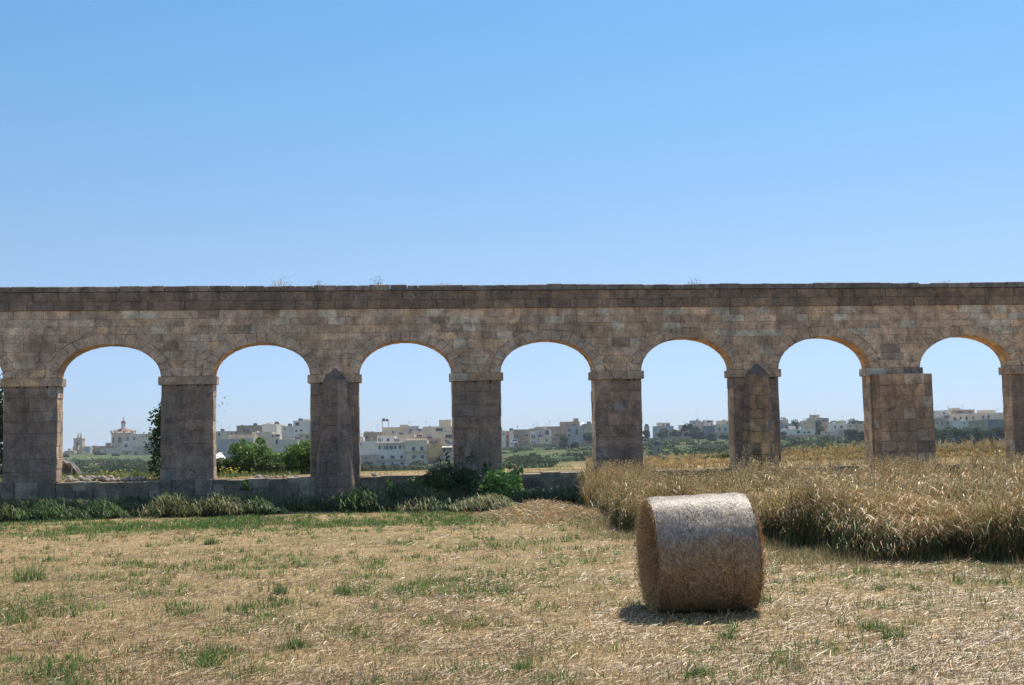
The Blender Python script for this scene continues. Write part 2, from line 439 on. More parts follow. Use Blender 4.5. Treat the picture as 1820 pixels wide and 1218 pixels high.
for z0, z1 in rows:
    s = SA
    while s < SB:
        wdt = random.uniform(.3, .72); e = min(s + wdt, SB); col = pal(s, 'wall'); off = .016 + random.uniform(-.008, .010); g = .004
        # split into strips following the ring's upper edge
        n = 5; ss = [s + g + (e - s - 2 * g) * k / n for k in range(n + 1)]
        lo = [max(z0 + g, arch_z(q, RING) if arch_z(q, RING) > Z_SPR + .001 else z0 + g) for q in ss]
        hi = z1 - g
        for k in range(n):
            if lo[k] >= hi - .02 and lo[k + 1] >= hi - .02: continue
            l0, l1 = min(lo[k], hi - .002), min(lo[k + 1], hi - .002)
            mb.face([(ss[k], -off, l0), (ss[k + 1], -off, l1), (ss[k + 1], -off, hi), (ss[k], -off, hi)], col)
            mb.face([(ss[k], -off, hi), (ss[k + 1], -off, hi), (ss[k + 1], 0, hi), (ss[k], 0, hi)], col)
            mb.face([(ss[k], 0, l0), (ss[k + 1], 0, l1), (ss[k + 1], -off, l1), (ss[k], -off, l0)], col)
        mb.face([(ss[0], 0, lo[0]), (ss[0], -off, lo[0]), (ss[0], -off, hi), (ss[0], 0, hi)], col) if lo[0] < hi else None
        mb.face([(ss[-1], 0, lo[-1]), (ss[-1], 0, hi), (ss[-1], -off, hi), (ss[-1], -off, lo[-1])], col) if lo[-1] < hi else None
        s = e
mb.build('arcade_wall', STONE, aq)
# arch rings
for (a, b), rise_, sk_ in zip(arches, RIS, SKW):
    mb = MB(); c = (a + b) / 2; h = (b - a) / 2; nv = 17
    def pt(t, ext, d):
        return (c - (h + ext) * math.cos(t), d, Z_SPR + (rise_ + ext) * math.sin(t) * (1 - sk_ * math.cos(t)))
    for k in range(nv):
        t0, t1 = math.pi * k / nv, math.pi * (k + 1) / nv
        col = pal(c, 'wall'); col = tuple((q + 2 * e) / 3 for q, e in zip(col, (.68, .53, .41) if c < 2 else (.74, .55, .38))); ex = RING + random.uniform(-.012, .02)
        patch(mb, pt(t0, 0, -.002), pt(t0, ex, -.002), pt(t1, ex, -.002), pt(t1, 0, -.002), (0, -1, 0), col, .017 + random.uniform(-.008, .008), .0025)
        for d0, d1 in ((0, .31), (.31, TK)):
            nn = (math.cos((t0 + t1) / 2), 0, -math.sin((t0 + t1) / 2))
            cc = pal(c + 10, 'wall'); cc = (min(.85, cc[0] * 1.1), cc[1] * .90, cc[2] * .72)
            e = -.001
            patch(mb, pt(t0, e, d0), pt(t1, e, d0), pt(t1, e, d1), pt(t0, e, d1), nn, cc, .012, .004, .006)
    mb.build('arch_ring', STONE, aq)
# frieze and coping
mb = MB(); mb.box(SA, -.035, Z_FR0, SB, TK + .03, Z_FR1, MORT)
zm = (Z_FR0 + Z_FR1) / 2
for z0, z1 in ((Z_FR0, zm), (zm, Z_FR1)):
    s = SA
    while s < SB:
        e = min(s + random.uniform(.35, 1.0), SB)
        patch(mb, (s, -.036, z0), (e, -.036, z0), (e, -.036, z1), (s, -.036, z1), (0, -1, 0), pal(s, 'frieze'), .022 + random.uniform(-.01, .01), .005)
        s = e
mb.build('frieze', STONE_D, aq)
mb = MB(); s = SA
while s < SB:
    e = min(s + random.uniform(.3, .75), SB); col = pal(s, 'coping'); zt = Z_COP + random.uniform(-.012, .010) + .03 * mnoise.noise((s * .35, 0, 0)) - (.035 if random.random() < .04 else 0)
    f = -.085 + random.uniform(-.02, .02); g = random.uniform(.003, .012)
    mb.box(s + g, f, Z_FR1 + random.uniform(.012, .022), e - g, TK + .06, zt - .02, col)
    mb.face([(s + g, f, zt - .02), (e - g, f, zt - .02), (e - g - .02, f + .03, zt), (s + g + .02, f + .03, zt)], col)
    mb.box(s + g + .02, f + .03, zt - .03, e - g - .02, TK + .03, zt, col)
    s = e
mb.build('coping', STONE_D, aq)
# piers with imposts
FD = .045
for i, (a, b) in enumerate(pe):
    mb = MB(); zb = -.1
    facet(mb, (a, FD, Z_PL), (b, FD, Z_PL), (b, FD, Z_IMP), (a, FD, Z_IMP), .335, .62, 'pier', (a + b) / 2, .012, .004)
    facet(mb, (b, FD, Z_PL), (b, TK, Z_PL), (b, TK, Z_IMP), (b, FD, Z_IMP), .335, .45, 'wall', (a + b) / 2 + 4, .012, .004)
    facet(mb, (a, TK, Z_PL), (a, FD, Z_PL), (a, FD, Z_IMP), (a, TK, Z_IMP), .335, .45, 'wall', (a + b) / 2 + 8, .012, .004)
    mb.face([(b, TK, Z_PL), (a, TK, Z_PL), (a, TK, Z_IMP), (b, TK, Z_IMP)], (.2, .16, .13))
    # foot: two larger courses, slightly proud
    facet(mb, (a - .01, -.01, zb), (b + .01, -.01, zb), (b + .01, -.01, Z_PL + .02), (a - .01, -.01, Z_PL + .02), .4, .5, 'plinth', (a + b) / 2, .03, .008)
    mb.face([(a - .01, -.01, Z_PL + .02), (b + .01, -.01, Z_PL + .02), (b + .01, FD, Z_PL + .02), (a - .01, FD, Z_PL + .02)], (.2, .18, .15))
    pr = mb.build('pier', STONE_P, aq)
    mb = MB(); o = .085
    x0, x1 = a - o, b + o; dd0, dd1 = -.022, TK + .02
    col = pal((a + b) / 2, 'wall'); n = 3
    for k in range(n):
        q0 = x0 + (x1 - x0) * k / n; q1 = x0 + (x1 - x0) * (k + 1) / n; cc = pal((a + b) / 2, 'wall')
        mb.box(q0 + .004, dd0 + random.uniform(-.006, .006), Z_IMP + random.uniform(-.005, .005), q1 - .004, dd1, Z_SPR - .004, tuple(c * .85 for c in cc))
    for k in range(random.randint(2, 4)):   # dark putlog holes under the band
        q = random.uniform(a + .1, b - .15)
        mb.box(q, FD - .035, Z_IMP - .055, q + .05, FD + .02, Z_IMP - .006, (.01, .01, .01))
    mb.build('impost', STONE, pr)
# plinth wall between the piers
for a, b in arches:
    mb = MB(); a_, b_ = a + .012, b - .012
    facet(mb, (a_, .02, -.1), (b_, .02, -.1), (b_, .02, Z_PL - .13), (a_, .02, Z_PL - .13), .36, .55, 'plinth', (a + b) / 2, .025, .01)
    s = a_
    while s < b_ - .01:
        e = min(s + random.uniform(.35, .7), b_)
        if b_ - e < .15: e = b_
        zt = Z_PL + random.uniform(-.03, .02); c = pal(s, 'plinth'); g = .008; f = .0 + random.uniform(-.025, .02)
        zz = Z_PL - .12 - random.uniform(.1, .16)
        mb.box(s + g, f, zz, e - g, .5, zt - .015, c)
        mb.face([(s + g, f, zt - .015), (e - g, f, zt - .015), (e - g - .02, f + .05, zt), (s + g + .03, f + .04, zt)], c)
        mb.box(s + g + .02, f + .045, zt - .02, e - g - .02, .48, zt, tuple(min(.45, x * 1.5) for x in c))
        s = e
    mb.build('plinth_wall', STONE_P, aq)
# buttresses
def buttress(plan0, plan1, z0, z1, apex, ch, wd, tints, kind='pier', capz=None):
    mb = MB(); n = len(plan0)
    for k in range(n - 1):
        a, b = plan0[k], plan0[k + 1]; c, d = plan1[k + 1], plan1[k]
        facet(mb, (*a, z0), (*b, z0), (*c, z1), (*d, z1), ch, wd, kind, plan0[0][0], .014, .007, tints[k])  # tints put each side's shading into the stone colour, plus some ochre
    top = [(*q, z1) for q in plan1]
    if apex:
        for k in range(n - 1):
            mb.face([top[k], top[k + 1], apex], (.24, .20, .165))
    else: mb.face(top, (.25, .2, .15))
    return mb.build('buttress', STONE_D if apex else STONE_P, aq)
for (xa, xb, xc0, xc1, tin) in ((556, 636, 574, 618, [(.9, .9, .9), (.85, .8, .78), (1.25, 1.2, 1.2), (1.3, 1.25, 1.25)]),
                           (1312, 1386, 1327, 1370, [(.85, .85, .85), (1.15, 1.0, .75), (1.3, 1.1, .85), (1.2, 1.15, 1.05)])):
    a, b = s_of(xa), s_of(xb); c0, c1 = s_of(xc0), s_of(xc1); w0 = b - a; w1 = c1 - c0; dt = .14
    P0 = [(a, .03), (a + .10 * w0, -.62), (a + .56 * w0, -.85), (a + .90 * w0, -.55), (b, .03)]
    P1 = [(c0, .02), (c0 + .1 * w1, -.13), (c0 + .6 * w1, -.18), (c0 + .86 * w1, -.12), (c1, .02)]
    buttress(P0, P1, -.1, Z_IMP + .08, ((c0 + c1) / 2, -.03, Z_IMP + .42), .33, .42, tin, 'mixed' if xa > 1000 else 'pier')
a, b = s_of(1553), s_of(1654)
P = [(a + .02, .03), (a + .08, -.34), (a + .62 * (b - a), -.5), (b - .02, -.28), (b, TK - .1)]
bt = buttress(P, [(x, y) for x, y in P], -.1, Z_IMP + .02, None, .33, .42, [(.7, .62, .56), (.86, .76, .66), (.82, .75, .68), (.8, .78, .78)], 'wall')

# ------------------------------------------------------------------ straw bale
BZ = 12.15
bp = at(1246, 1084, BZ); BR, BL = .592, 1.0
bale = thing('straw_bale', 'round net-wrapped straw bale lying alone on the cut field', 'bale', (bp.x, BZ, 0), R(3.6))
bale.rotation_euler = (0, R(-1.6), R(3.6))
m, nt, p = newmat('net_wrapped_straw'); v = coords(nt, (1, 1, 1))
sepx = N(nt, 'ShaderNodeSeparateXYZ'); nt.links.new(v, sepx.inputs[0])
vs = coords(nt, (150, 9, 9)); nn = noise_n(nt, 1, 4, .7, vs); nf = noise_n(nt, 55, 8, .75, v); nl = noise_n(nt, 3.5, 5, .6, v)
straw = ramp(nt, nf.outputs[0], [(.34, (.06, .036, .018)), (.48, (.30, .18, .085)), (.6, (.50, .33, .17)), (.72, (.70, .53, .33))]).outputs[0]
wv = N(nt, 'ShaderNodeTexWave', wave_type='BANDS', bands_direction='X'); nt.links.new(v, wv.inputs[0]); wv.inputs['Scale'].default_value = 24; wv.inputs['Distortion'].default_value = 1.6; wv.inputs['Detail'].default_value = 3; wv.inputs['Detail Scale'].default_value = 2
net = mixc(nt, ramp(nt, wv.outputs[0], [(.5, 0.), (.9, .42)]).outputs[0], ramp(nt, nn.outputs[0], [(.45, 0.), (.65, .55)]).outputs[0], .5)
# grey upper half: mostly light put into the colour, some weathering; lower edge ragged
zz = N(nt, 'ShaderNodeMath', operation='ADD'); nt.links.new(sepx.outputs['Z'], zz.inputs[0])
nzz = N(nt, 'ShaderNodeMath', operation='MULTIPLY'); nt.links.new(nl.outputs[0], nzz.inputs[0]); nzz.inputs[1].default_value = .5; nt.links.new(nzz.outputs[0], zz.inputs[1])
light_wth = N(nt, 'ShaderNodeMapRange'); nt.links.new(zz.outputs[0], light_wth.inputs[0]); light_wth.inputs[1].default_value = .80; light_wth.inputs[2].default_value = 1.08
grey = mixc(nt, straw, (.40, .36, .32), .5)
c = mixc(nt, straw, grey, light_wth.outputs[0])
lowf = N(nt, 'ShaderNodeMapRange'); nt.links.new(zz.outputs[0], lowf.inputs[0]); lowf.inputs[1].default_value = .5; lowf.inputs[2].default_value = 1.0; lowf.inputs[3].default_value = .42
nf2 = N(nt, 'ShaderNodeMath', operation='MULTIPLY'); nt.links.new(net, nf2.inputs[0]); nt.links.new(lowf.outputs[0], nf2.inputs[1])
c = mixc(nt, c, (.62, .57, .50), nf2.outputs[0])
spk = noise_n(nt, 16, 5, .7, v, .4)
c = mixc(nt, c, ramp(nt, spk.outputs[0], [(.34, (.38, .34, .32)), (.52, (1., 1., 1.)), (.68, (1.25, 1.2, 1.15))]).outputs[0], .85, 'MULTIPLY')
nt.links.new(c, p.inputs['Base Color']); p.inputs['Roughness'].default_value = .42; p.inputs['Specular IOR Level'].default_value = .5
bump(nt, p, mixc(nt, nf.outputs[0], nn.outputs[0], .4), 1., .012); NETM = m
m, nt, p = newmat('cut_straw_end'); v = coords(nt, (1, 1, 1)); nf = noise_n(nt, 40, 8, .75, v, .5); nb = noise_n(nt, 6, 4, .6, v)
c = ramp(nt, nf.outputs[0], [(.34, (.04, .022, .01)), (.48, (.21, .12, .05)), (.6, (.38, .24, .105)), (.74, (.58, .42, .22))]).outputs[0]
nt.links.new(c, p.inputs['Base Color']); p.inputs['Roughness'].default_value = .8; bump(nt, p, mixc(nt, nf.outputs[0], nb.outputs[0], .4), 1., .03); ENDM = m
def bale_r(t, x):
    z = math.sin(t); r = BR * (1 + .012 * math.sin(3 * t + 1) + .008 * math.sin(7 * t + x * 4))
    r += .012 * mnoise.noise((x * 4, math.cos(t) * 3, math.sin(t) * 3)) + .004 * mnoise.noise((x * 17, math.cos(t) * 12, math.sin(t) * 12))
    e = abs(x) / (BL / 2)
    r *= 1 - .035 * max(0, (e - .8) / .2) ** 2 - .004 * math.cos(x * 26)
    return r
def bale_p(t, x, k=1.0):
    r = bale_r(t, x) * k; y, z = r * math.cos(t), r * math.sin(t)
    if z < -BR * .93: z = -BR * .93 + (z + BR * .93) * .2   # flattened where it sits
    return (x + .0, y, z + BR * .935)
NU, NX = 160, 60
V = [bale_p(2 * math.pi * i / NU, -BL / 2 + BL * j / NX) for j in range(NX + 1) for i in range(NU)]
F = [(j * NU + i, j * NU + (i + 1) % NU, (j + 1) * NU + (i + 1) % NU, (j + 1) * NU + i) for j in range(NX) for i in range(NU)]
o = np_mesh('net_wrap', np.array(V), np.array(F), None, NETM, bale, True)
for sgn in (-1, 1):
    V = []; F = []; rings = 16
    for j in range(rings + 1):
        k = 1 - j / rings
        for i in range(NU):
            t = 2 * math.pi * i / NU; q = bale_p(t, sgn * BL / 2, max(k, .001))
            bul = .055 * (1 - k ** 2.5) + .02 * mnoise.noise((q[1] * 7, q[2] * 7, sgn)) + .012 * math.sin(k * 34 + t)
            zc = BR * .935; V.append((sgn * (BL / 2 + bul - (.012 if j else 0)), q[1], q[2]))
    F = [(j * NU + i, j * NU + (i + 1) % NU, (j + 1) * NU + (i + 1) % NU, (j + 1) * NU + i)[::-sgn if sgn > 0 else 1] for j in range(rings) for i in range(NU)]
    np_mesh('bale_end', np.array(V), np.array(F), None, ENDM, bale, True)
mb = MB()   # dark twine seam near the right end
mb.tube([bale_p(3.35 + 1.6 * i / 30, BL * .335 + .004 * math.sin(i * .9), 1.001) for i in range(31)], [.0032] * 31, 5, (.05, .05, .07))
mb.build('twine', plain_mat('black_twine', (.04, .042, .06), .5), bale)
def strawcol(n, br=1.):
    t = rnd(n)[:, None]; c = np.array([.36, .225, .09]) * (1 - t) + np.array([.79, .60, .345]) * t
    return c * rnd(n, .6, 1.15)[:, None] * br
rb = RB()
n = 8000; t = rnd(n, 0, 2 * math.pi); x = rnd(n, -BL / 2, BL / 2)
ctr = np.array([bale_p(a, b, 1.003) for a, b in zip(t, x)])
nr_ = np.stack([np.zeros(n), np.cos(t), np.sin(t)], 1); tg = np.stack([np.zeros(n), -np.sin(t), np.cos(t)], 1); ax = np.tile([1., 0, 0], (n, 1))
ph = rng.normal(0, .75, n); dd = tg * np.cos(ph)[:, None] + ax * np.sin(ph)[:, None]; L = rnd(n, .02, .09)[:, None]
up = rnd(n, .0, .22)[:, None] ** 2
P = np.stack([ctr - dd * L * .5, ctr + nr_ * .003, ctr + dd * L * .5 + nr_ * L * up], 1)
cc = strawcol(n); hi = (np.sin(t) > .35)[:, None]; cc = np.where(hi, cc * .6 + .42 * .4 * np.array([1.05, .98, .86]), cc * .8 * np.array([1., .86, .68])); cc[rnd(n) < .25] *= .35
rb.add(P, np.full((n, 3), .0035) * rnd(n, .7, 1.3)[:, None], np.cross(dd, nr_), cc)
for sgn in (-1, 1):
    n = 5200; t = rnd(n, 0, 2 * math.pi); k = np.sqrt(rnd(n))
    q = np.array([bale_p(a, sgn * BL / 2, b) for a, b in zip(t, k)]); q[:, 0] = sgn * (BL / 2 + .055 * (1 - k ** 2.5) - .004)
    base = dirs(n); base[:, 0] = np.abs(base[:, 0]) * sgn * .35
    tg = np.stack([np.zeros(n), -np.sin(t), np.cos(t)], 1); dd = base * .8 + tg * np.sign(rng.normal(size=n))[:, None] * .8; dd /= np.linalg.norm(dd, axis=1, keepdims=True)
    L = rnd(n, .04, .15)[:, None]; sg = np.array([sgn * 1., 0, 0])
    P = np.stack([q, q + dd * L * .5 + sg * .008, q + dd * L + np.array([0, 0, -.01])], 1)
    rb.add(P, np.full((n, 3), .0042), np.cross(dd, np.tile(sg, (n, 1))), strawcol(n) * np.array([1., .86, .68]))
    n = 1100; t = rnd(n, 0, 2 * math.pi)    # fringe at the rim
    q = np.array([bale_p(a, sgn * BL / 2, .985) for a in t]); nr_ = np.stack([np.zeros(n), np.cos(t), np.sin(t)], 1)
    dd = nr_ * rnd(n, .2, 1.)[:, None] + dirs(n) * .75 + sg * rnd(n, 0, .7)[:, None]; dd /= np.linalg.norm(dd, axis=1, keepdims=True); L = rnd(n, .02, .055)[:, None]
    P = np.stack([q, q + dd * L * .6, q + dd * L + np.array([0, 0, -.008])], 1); P[:, :, 2] = np.maximum(P[:, :, 2], .005)
    rb.add(P, np.full((n, 3), .004), np.cross(dd, dirs(n)), strawcol(n))
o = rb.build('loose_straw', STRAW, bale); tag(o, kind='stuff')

# ------------------------------------------------------------------ field cover
def px_of(x, y, z=0):
    p3 = np.stack([x, y, np.zeros_like(x) + z - EYE], -1) @ R3   # world -> camera
    return PW / 2 + FPX * p3[..., 0] / -p3[..., 2], PH / 2 - FPX * p3[..., 1] / -p3[..., 2]
# the uncut strip on the right
WP = np.array([(1.9, 33.6), (1.7, 31), (2.0, 27), (2.0, 22.5), (2.9, 20.8), (3.9, 18.2), (4.8, 16.4), (6.4, 15.4), (9.5, 14.6), (26, 13.5), (30, 37)])
def inside(x, y, poly):
    r = np.zeros(x.shape, bool); j = len(poly) - 1
    for i in range(len(poly)):
        xi, yi = poly[i]; xj, yj = poly[j]
        r ^= ((yi > y) != (yj > y)) & (x < (xj - xi) * (y - yi) / (yj - yi + 1e-12) + xi); j = i
    return r
def wpoly(x, y):
    return inside(x + 1.1 * (vnoise(x, y, 1.6, 21) - .5) + .5 * (vnoise(x, y, .5, 23) - .5), y + 1.5 * (vnoise(x, y, 1.9, 22) - .5) + .7 * (vnoise(x, y, .6, 24) - .5), WP)
def screen_pts(n, z0, z1, spread=.47, pw=2.):
    """points with a density that falls with distance (even in the view)"""
    u = rnd(n); a = 1 - pw; y = (z0 ** a * (1 - u) + z1 ** a * u) ** (1 / a)
    x = rnd(n, -spread, spread) * y; return x, y
def free(x, y):
    s, d = sd_of(x, y); return (d < -.05) & ~(((x - bp.x) / .62) ** 2 + ((y - BZ) / .40) ** 2 < 1)

n = 400000; x, y = screen_pts(n, 6.6, 34, .5, 2.0); k = free(x, y); x, y = x[k], y[k]; n = len(x)
cl = vnoise(x, y, .5, 7) * .6 + vnoise(x, y, .13, 8) * .4; keep = rnd(n) < np.clip((cl - .25) * 2.4, .08, 1) * (1 - .55 * sstep(.55, .75, vnoise(x, y, 1.7, 9))); x, y = x[keep], y[keep]; n = len(x)
z = terr(x, y); L = rnd(n, .02, .13) * rnd(n, .6, 1.3); ph = rng.normal(.25, .9, n); el = np.abs(rng.normal(0, .16, n))
dd = np.stack([np.cos(ph) * np.cos(el), np.sin(ph) * np.cos(el), np.sin(el)], 1)
b = np.stack([x, y, z + rnd(n, .002, .02)], 1)
P = np.stack([b, b + dd * L[:, None] * .5 + np.array([0, 0, .006]), b + dd * L[:, None]], 1)
wd = .0018 + .00026 * y
cc = strawcol(n, 1.0) * (np.array([1., .93, .84])); dk = rnd(n) < .40; cc[dk] *= .38
rb = RB(); side = np.cross(dd, dirs(n) * .5 + np.array([0, 0, 1.])); side /= np.linalg.norm(side, axis=1, keepdims=True)
rb.add(P, np.repeat((wd * rnd(n, .6, 1.4))[:, None], 3, 1), side, cc)
# short upright stubble
n = 26000; x, y = screen_pts(n, 6.6, 32, .5); k = free(x, y) ; x, y = x[k], y[k]; n = len(x); z = terr(x, y)
b = np.stack([x, y, z], 1); dd = np.stack([rng.normal(0, .35, n), rng.normal(0, .35, n), np.ones(n)], 1); L = rnd(n, .03, .09)[:, None]
P = np.stack([b, b + dd * L * .5, b + dd * L], 1); ph = rnd(n, 0, 6.28); sd2 = np.stack([np.cos(ph), np.sin(ph), 0 * ph], 1)
rb.add(P, np.repeat((.003 + .0002 * y)[:, None], 3, 1), sd2, strawcol(n))
o = rb.build('straw_litter', STRAW); tag(o, 'pale cut straw and stubble strewn over the field', 'straw', kind='stuff')

def greencol(n, base=(.10, .17, .045), tip=(.20, .27, .08)):
    t = rnd(n)[:, None]; return (np.array(base) * (1 - t) + np.array(tip) * t) * rnd(n, .65, 1.25)[:, None]
def blades(rb, x, y, h, wd, col, lean=.35, z=None, seg=3, bend=.5):
    n = len(x); z = terr(x, y) if z is None else z
    ph = rnd(n, 0, 6.283); ln = np.abs(rng.normal(0, lean, n)); d = np.stack([np.cos(ph) * ln, np.sin(ph) * ln, np.ones(n)], 1)
    d /= np.linalg.norm(d, axis=1, keepdims=True); b = np.stack([x, y, z - .01], 1); h = h[:, None]
    hz = np.stack([np.cos(ph), np.sin(ph), np.zeros(n)], 1)
    pts = []
    for k in range(seg):
        t = k / (seg - 1); pts.append(b + d * h * t + hz * h * bend * ln[:, None] * t * t - np.array([0, 0, 1.]) * h * .25 * ln[:, None] * t * t)
    P = np.stack(pts, 1); w_ = np.stack([wd * (1 - .85 * (k / (seg - 1)) ** 1.5) for k in range(seg)], 1)
    ps = rnd(n, 0, 6.283); S = np.stack([np.cos(ps), np.sin(ps), 0 * ps], 1)
    rb.add(P, w_, S, col)
# green regrowth: scattered tufts, thicker along the shade of the wall
rb = RB()
n = 20000; x, y = screen_pts(n, 7, 31, .5, 1.6); s, d = sd_of(x, y)
nz = vnoise(x, y, 2.4, 31) * .38 + vnoise(x, y, .55, 32) * .62
pxx, pyy = px_of(x, y)
left = 1 - sstep(500, 1250, pxx) * .6
prob = np.clip((nz - .52) * 3.2, 0, .8) * left + 1.0 * sstep(22.0, 26.5, y) * (pxx < 1120) * np.clip((nz - .25) * 3.2, .15, 1)
prob = np.where((y < 14) & (nz < .6), prob * .7, prob) + .07 * left
k = (rnd(n) < prob) & free(x, y) & ~wpoly(x, y); x, y = x[k], y[k]
ns = 10000; xs = rnd(ns, -.5, .13); ys = rnd(ns, 21.5, 31.5); xs = xs * ys; q = np.clip((vnoise(xs, ys, 2.2, 33) * .6 + vnoise(xs, ys, .7, 34) * .4 - .38) * 2.8, .04, 1) * sstep(21.5, 26.5, ys)
kq = (rnd(ns) < q) & free(xs, ys) & ~wpoly(xs, ys); x, y = np.concatenate([x, xs[kq]]), np.concatenate([y, ys[kq]])
for gi in range(1):
    m_ = len(x); per = rng.integers(8, 30, m_); idx = np.repeat(np.arange(m_), per); n = len(idx)
    sp = rnd(m_, .05, .24)[idx]; a = rnd(n, 0, 6.283); r_ = np.sqrt(rnd(n)) * sp
    xx, yy = x[idx] + r_ * np.cos(a), y[idx] + r_ * np.sin(a); hh = rnd(m_, .035, .125)[idx] * rnd(n, .5, 1.2)
    base = greencol(m_, (.05, .135, .025), (.13, .26, .05))[idx] * rnd(n, .75, 1.3)[:, None]; dry = rnd(n) < .12; base[dry] = strawcol(dry.sum())
    blades(rb, xx, yy, hh, (.0035 + .00042 * yy) * rnd(n, .7, 1.4), base, .55)
o = rb.build('field_grass', GRASS); tag(o, 'short green grass and seedlings coming up through the straw', 'grass', kind='stuff')
# a few tufts that stand out singly
tufts = [(52, 1035, .30, 'tall broad green grass tuft at the left edge of the field'), (498, 1058, .13, 'small dark green tuft left of the field centre'),
         (608, 1060, .13, 'round bright green tuft in the middle of the straw'), (372, 968, .15, 'wide low green tuft in front of the second arch'),
         (1248, 1204, .12, 'green tuft in the straw below the bale, at the bottom edge'), (1588, 1135, .15, 'upright grass tuft on the straw well right of the bale'),
         (1548, 1122, .13, 'shorter grass tuft beside the upright one right of the bale'), (1292, 1135, .10, 'thin tuft just below the shadow of the bale'),
         (525, 1150, .11, 'flat spreading green tuft near the bottom of the field'), (370, 1188, .13, 'bushy green tuft near the bottom left edge'),
         (1352, 1072, .14, 'green tuft growing against the right foot of the bale'), (930, 1190, .11, 'low tuft at the bottom edge near the middle')]
for tx, ty, th_, lab in tufts:
    v = ray(tx, ty); t = -EYE / v[2]; X, Y = v[0] * t, v[1] * t
    rb = RB(); n = 150; a = rnd(n, 0, 6.283); r_ = np.sqrt(rnd(n)) * th_ * .75
    blades(rb, r_ * np.cos(a), r_ * np.sin(a) * .7, rnd(n, .4, 1.2) * th_ * 1.15, np.full(n, .004 + .0003 * Y), greencol(n, (.07, .15, .035), (.17, .27, .07)), .6, np.zeros(n), 4)
    o = rb.build('grass_tuft', GRASS); o.location = (X, Y, tz(X, Y)); tag(o, lab, 'grass tuft', 'single green tufts on the straw')
# small clods and a dark stone
# uncut cereal and wild oats
def stalks(rb, x, y, z, H, ear, lean=(0.1, 0.), widthk=1., stemcol=None, earcol=None):
    n = len(x); ph = rnd(n, 0, 6.283); ln = np.abs(rng.normal(0, .18, n)) * np.where(rnd(n) < .10, 2.0, 1)
    lx = np.cos(ph) * ln + lean[0]; ly = np.sin(ph) * ln + lean[1]
    H = H[:, None]; b = np.stack([x, y, z], 1); hz = np.stack([lx, ly, 0 * lx], 1)
    ts = [0, .35, .7, 1.]
    pts = [b + np.array([0, 0, 1.]) * H * t + hz * H * t * t for t in ts]
    P = np.stack(pts, 1); ps = rnd(n, 0, 6.283); S = np.stack([np.cos(ps), np.sin(ps), 0 * ps], 1)
    w0 = (.002 + .00024 * y) * widthk
    sc = strawcol(n, .85) * np.array([1., .9, .7]) if stemcol is None else stemcol
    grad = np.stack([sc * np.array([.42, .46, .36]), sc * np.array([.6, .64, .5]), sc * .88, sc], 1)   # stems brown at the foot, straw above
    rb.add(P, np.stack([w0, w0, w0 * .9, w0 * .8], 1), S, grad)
    tip = pts[-1]; dirv = (pts[-1] - pts[-2]); dirv /= np.linalg.norm(dirv, axis=1, keepdims=True)
    hzn = hz / (np.linalg.norm(hz, axis=1, keepdims=True) + 1e-6)
    ec = (np.minimum(strawcol(n) * np.array([1.2, 1.08, .95]), .8) if ear == 'wheat' else np.minimum(strawcol(n, 1.35) * np.array([1., .98, .9]), .85)) if earcol is None else earcol
    if ear == 'wheat':
        L = rnd(n, .09, .16)[:, None]
        c1 = tip + dirv * L * .5 + hzn * L * .25; c2 = c1 + hzn * L * .6 - np.array([0, 0, 1.]) * L * .15; c3 = c2 + hzn * L * .45 - np.array([0, 0, 1.]) * L * .3
        ww = (.0055 + .00024 * y) * widthk
        rb.add(np.stack([tip, c1, c2, c3], 1), np.stack([ww * .7, ww, ww * .9, ww * .3], 1), np.cross(hzn, [0, 0, 1.]) * .6 + S * .5, ec)
        for q in range(3):
            o_ = dirs(n) * .35; e = c2 + (hzn * .9 - np.array([0, 0, .35]) + o_) * L * 1.0
            rb.add(np.stack([c1, (c1 + e) / 2 + np.array([0, 0, .01]), e], 1), np.stack([w0 * .6, w0 * .5, w0 * .2], 1), S, ec * .9)
    else:
        for q in range(8):
            k_ = .72 + .04 * q; st = b + np.array([0, 0, 1.]) * H * k_ + hz * H * k_ * k_
            a = rnd(n, 0, 6.283); out = np.stack([np.cos(a), np.sin(a), 0 * a], 1) * rnd(n, .02, .08)[:, None] + np.array([lean[0] * .15, 0, .02])
            e = st + out; f_ = e + np.array([.004, 0, -.028]) + dirs(n) * .006
            rb.add(np.stack([e, (e + f_) / 2, f_], 1), np.stack([w0, w0 * 2.6, w0 * .5], 1), S, ec)
def leaves(rb, x, y, z, H, col, k=2):
    for q in range(k):
        n = len(x); hb = rnd(n, .1, .75) * H; a = rnd(n, 0, 6.283); L = rnd(n, .1, .25)[:, None]; o_ = np.stack([np.cos(a), np.sin(a), 0 * a], 1)
        b = np.stack([x, y, z + hb], 1); P = np.stack([b, b + o_ * L * .45 + np.array([0, 0, .55]) * L, b + o_ * L + np.array([0, 0, .1]) * L], 1)
        w0 = .006 + .0003 * y; rb.add(P, np.stack([w0, w0 * 1.1, w0 * .2], 1), np.cross(o_, [0, 0, 1.]), col * rnd(n, .7, 1.2)[:, None])
def edge_h(x, y):   # lower at the ragged margin
    return (.60 + .32 * vnoise(x, y, 1.4, 41) + .2 * vnoise(x, y, .4, 42)) * np.interp(y, [15, 22, 33], [1.08, .96, .86])
n = 74000; x, y = screen_pts(n, 13.5, 35, .52, 2.0); k = wpoly(x, y) & (sd_of(x, y)[1] < -.25); x, y = x[k], y[k]
n2 = 30000   # thicken the near margin that shows its flank
a = rng.integers(1, 9, n2); t = rnd(n2); ex = WP[a, 0] * (1 - t) + WP[a + 1, 0] * t + np.abs(rng.normal(0, .5, n2)); ey = WP[a, 1] * (1 - t) + WP[a + 1, 1] * t + np.abs(rng.normal(0, .6, n2))
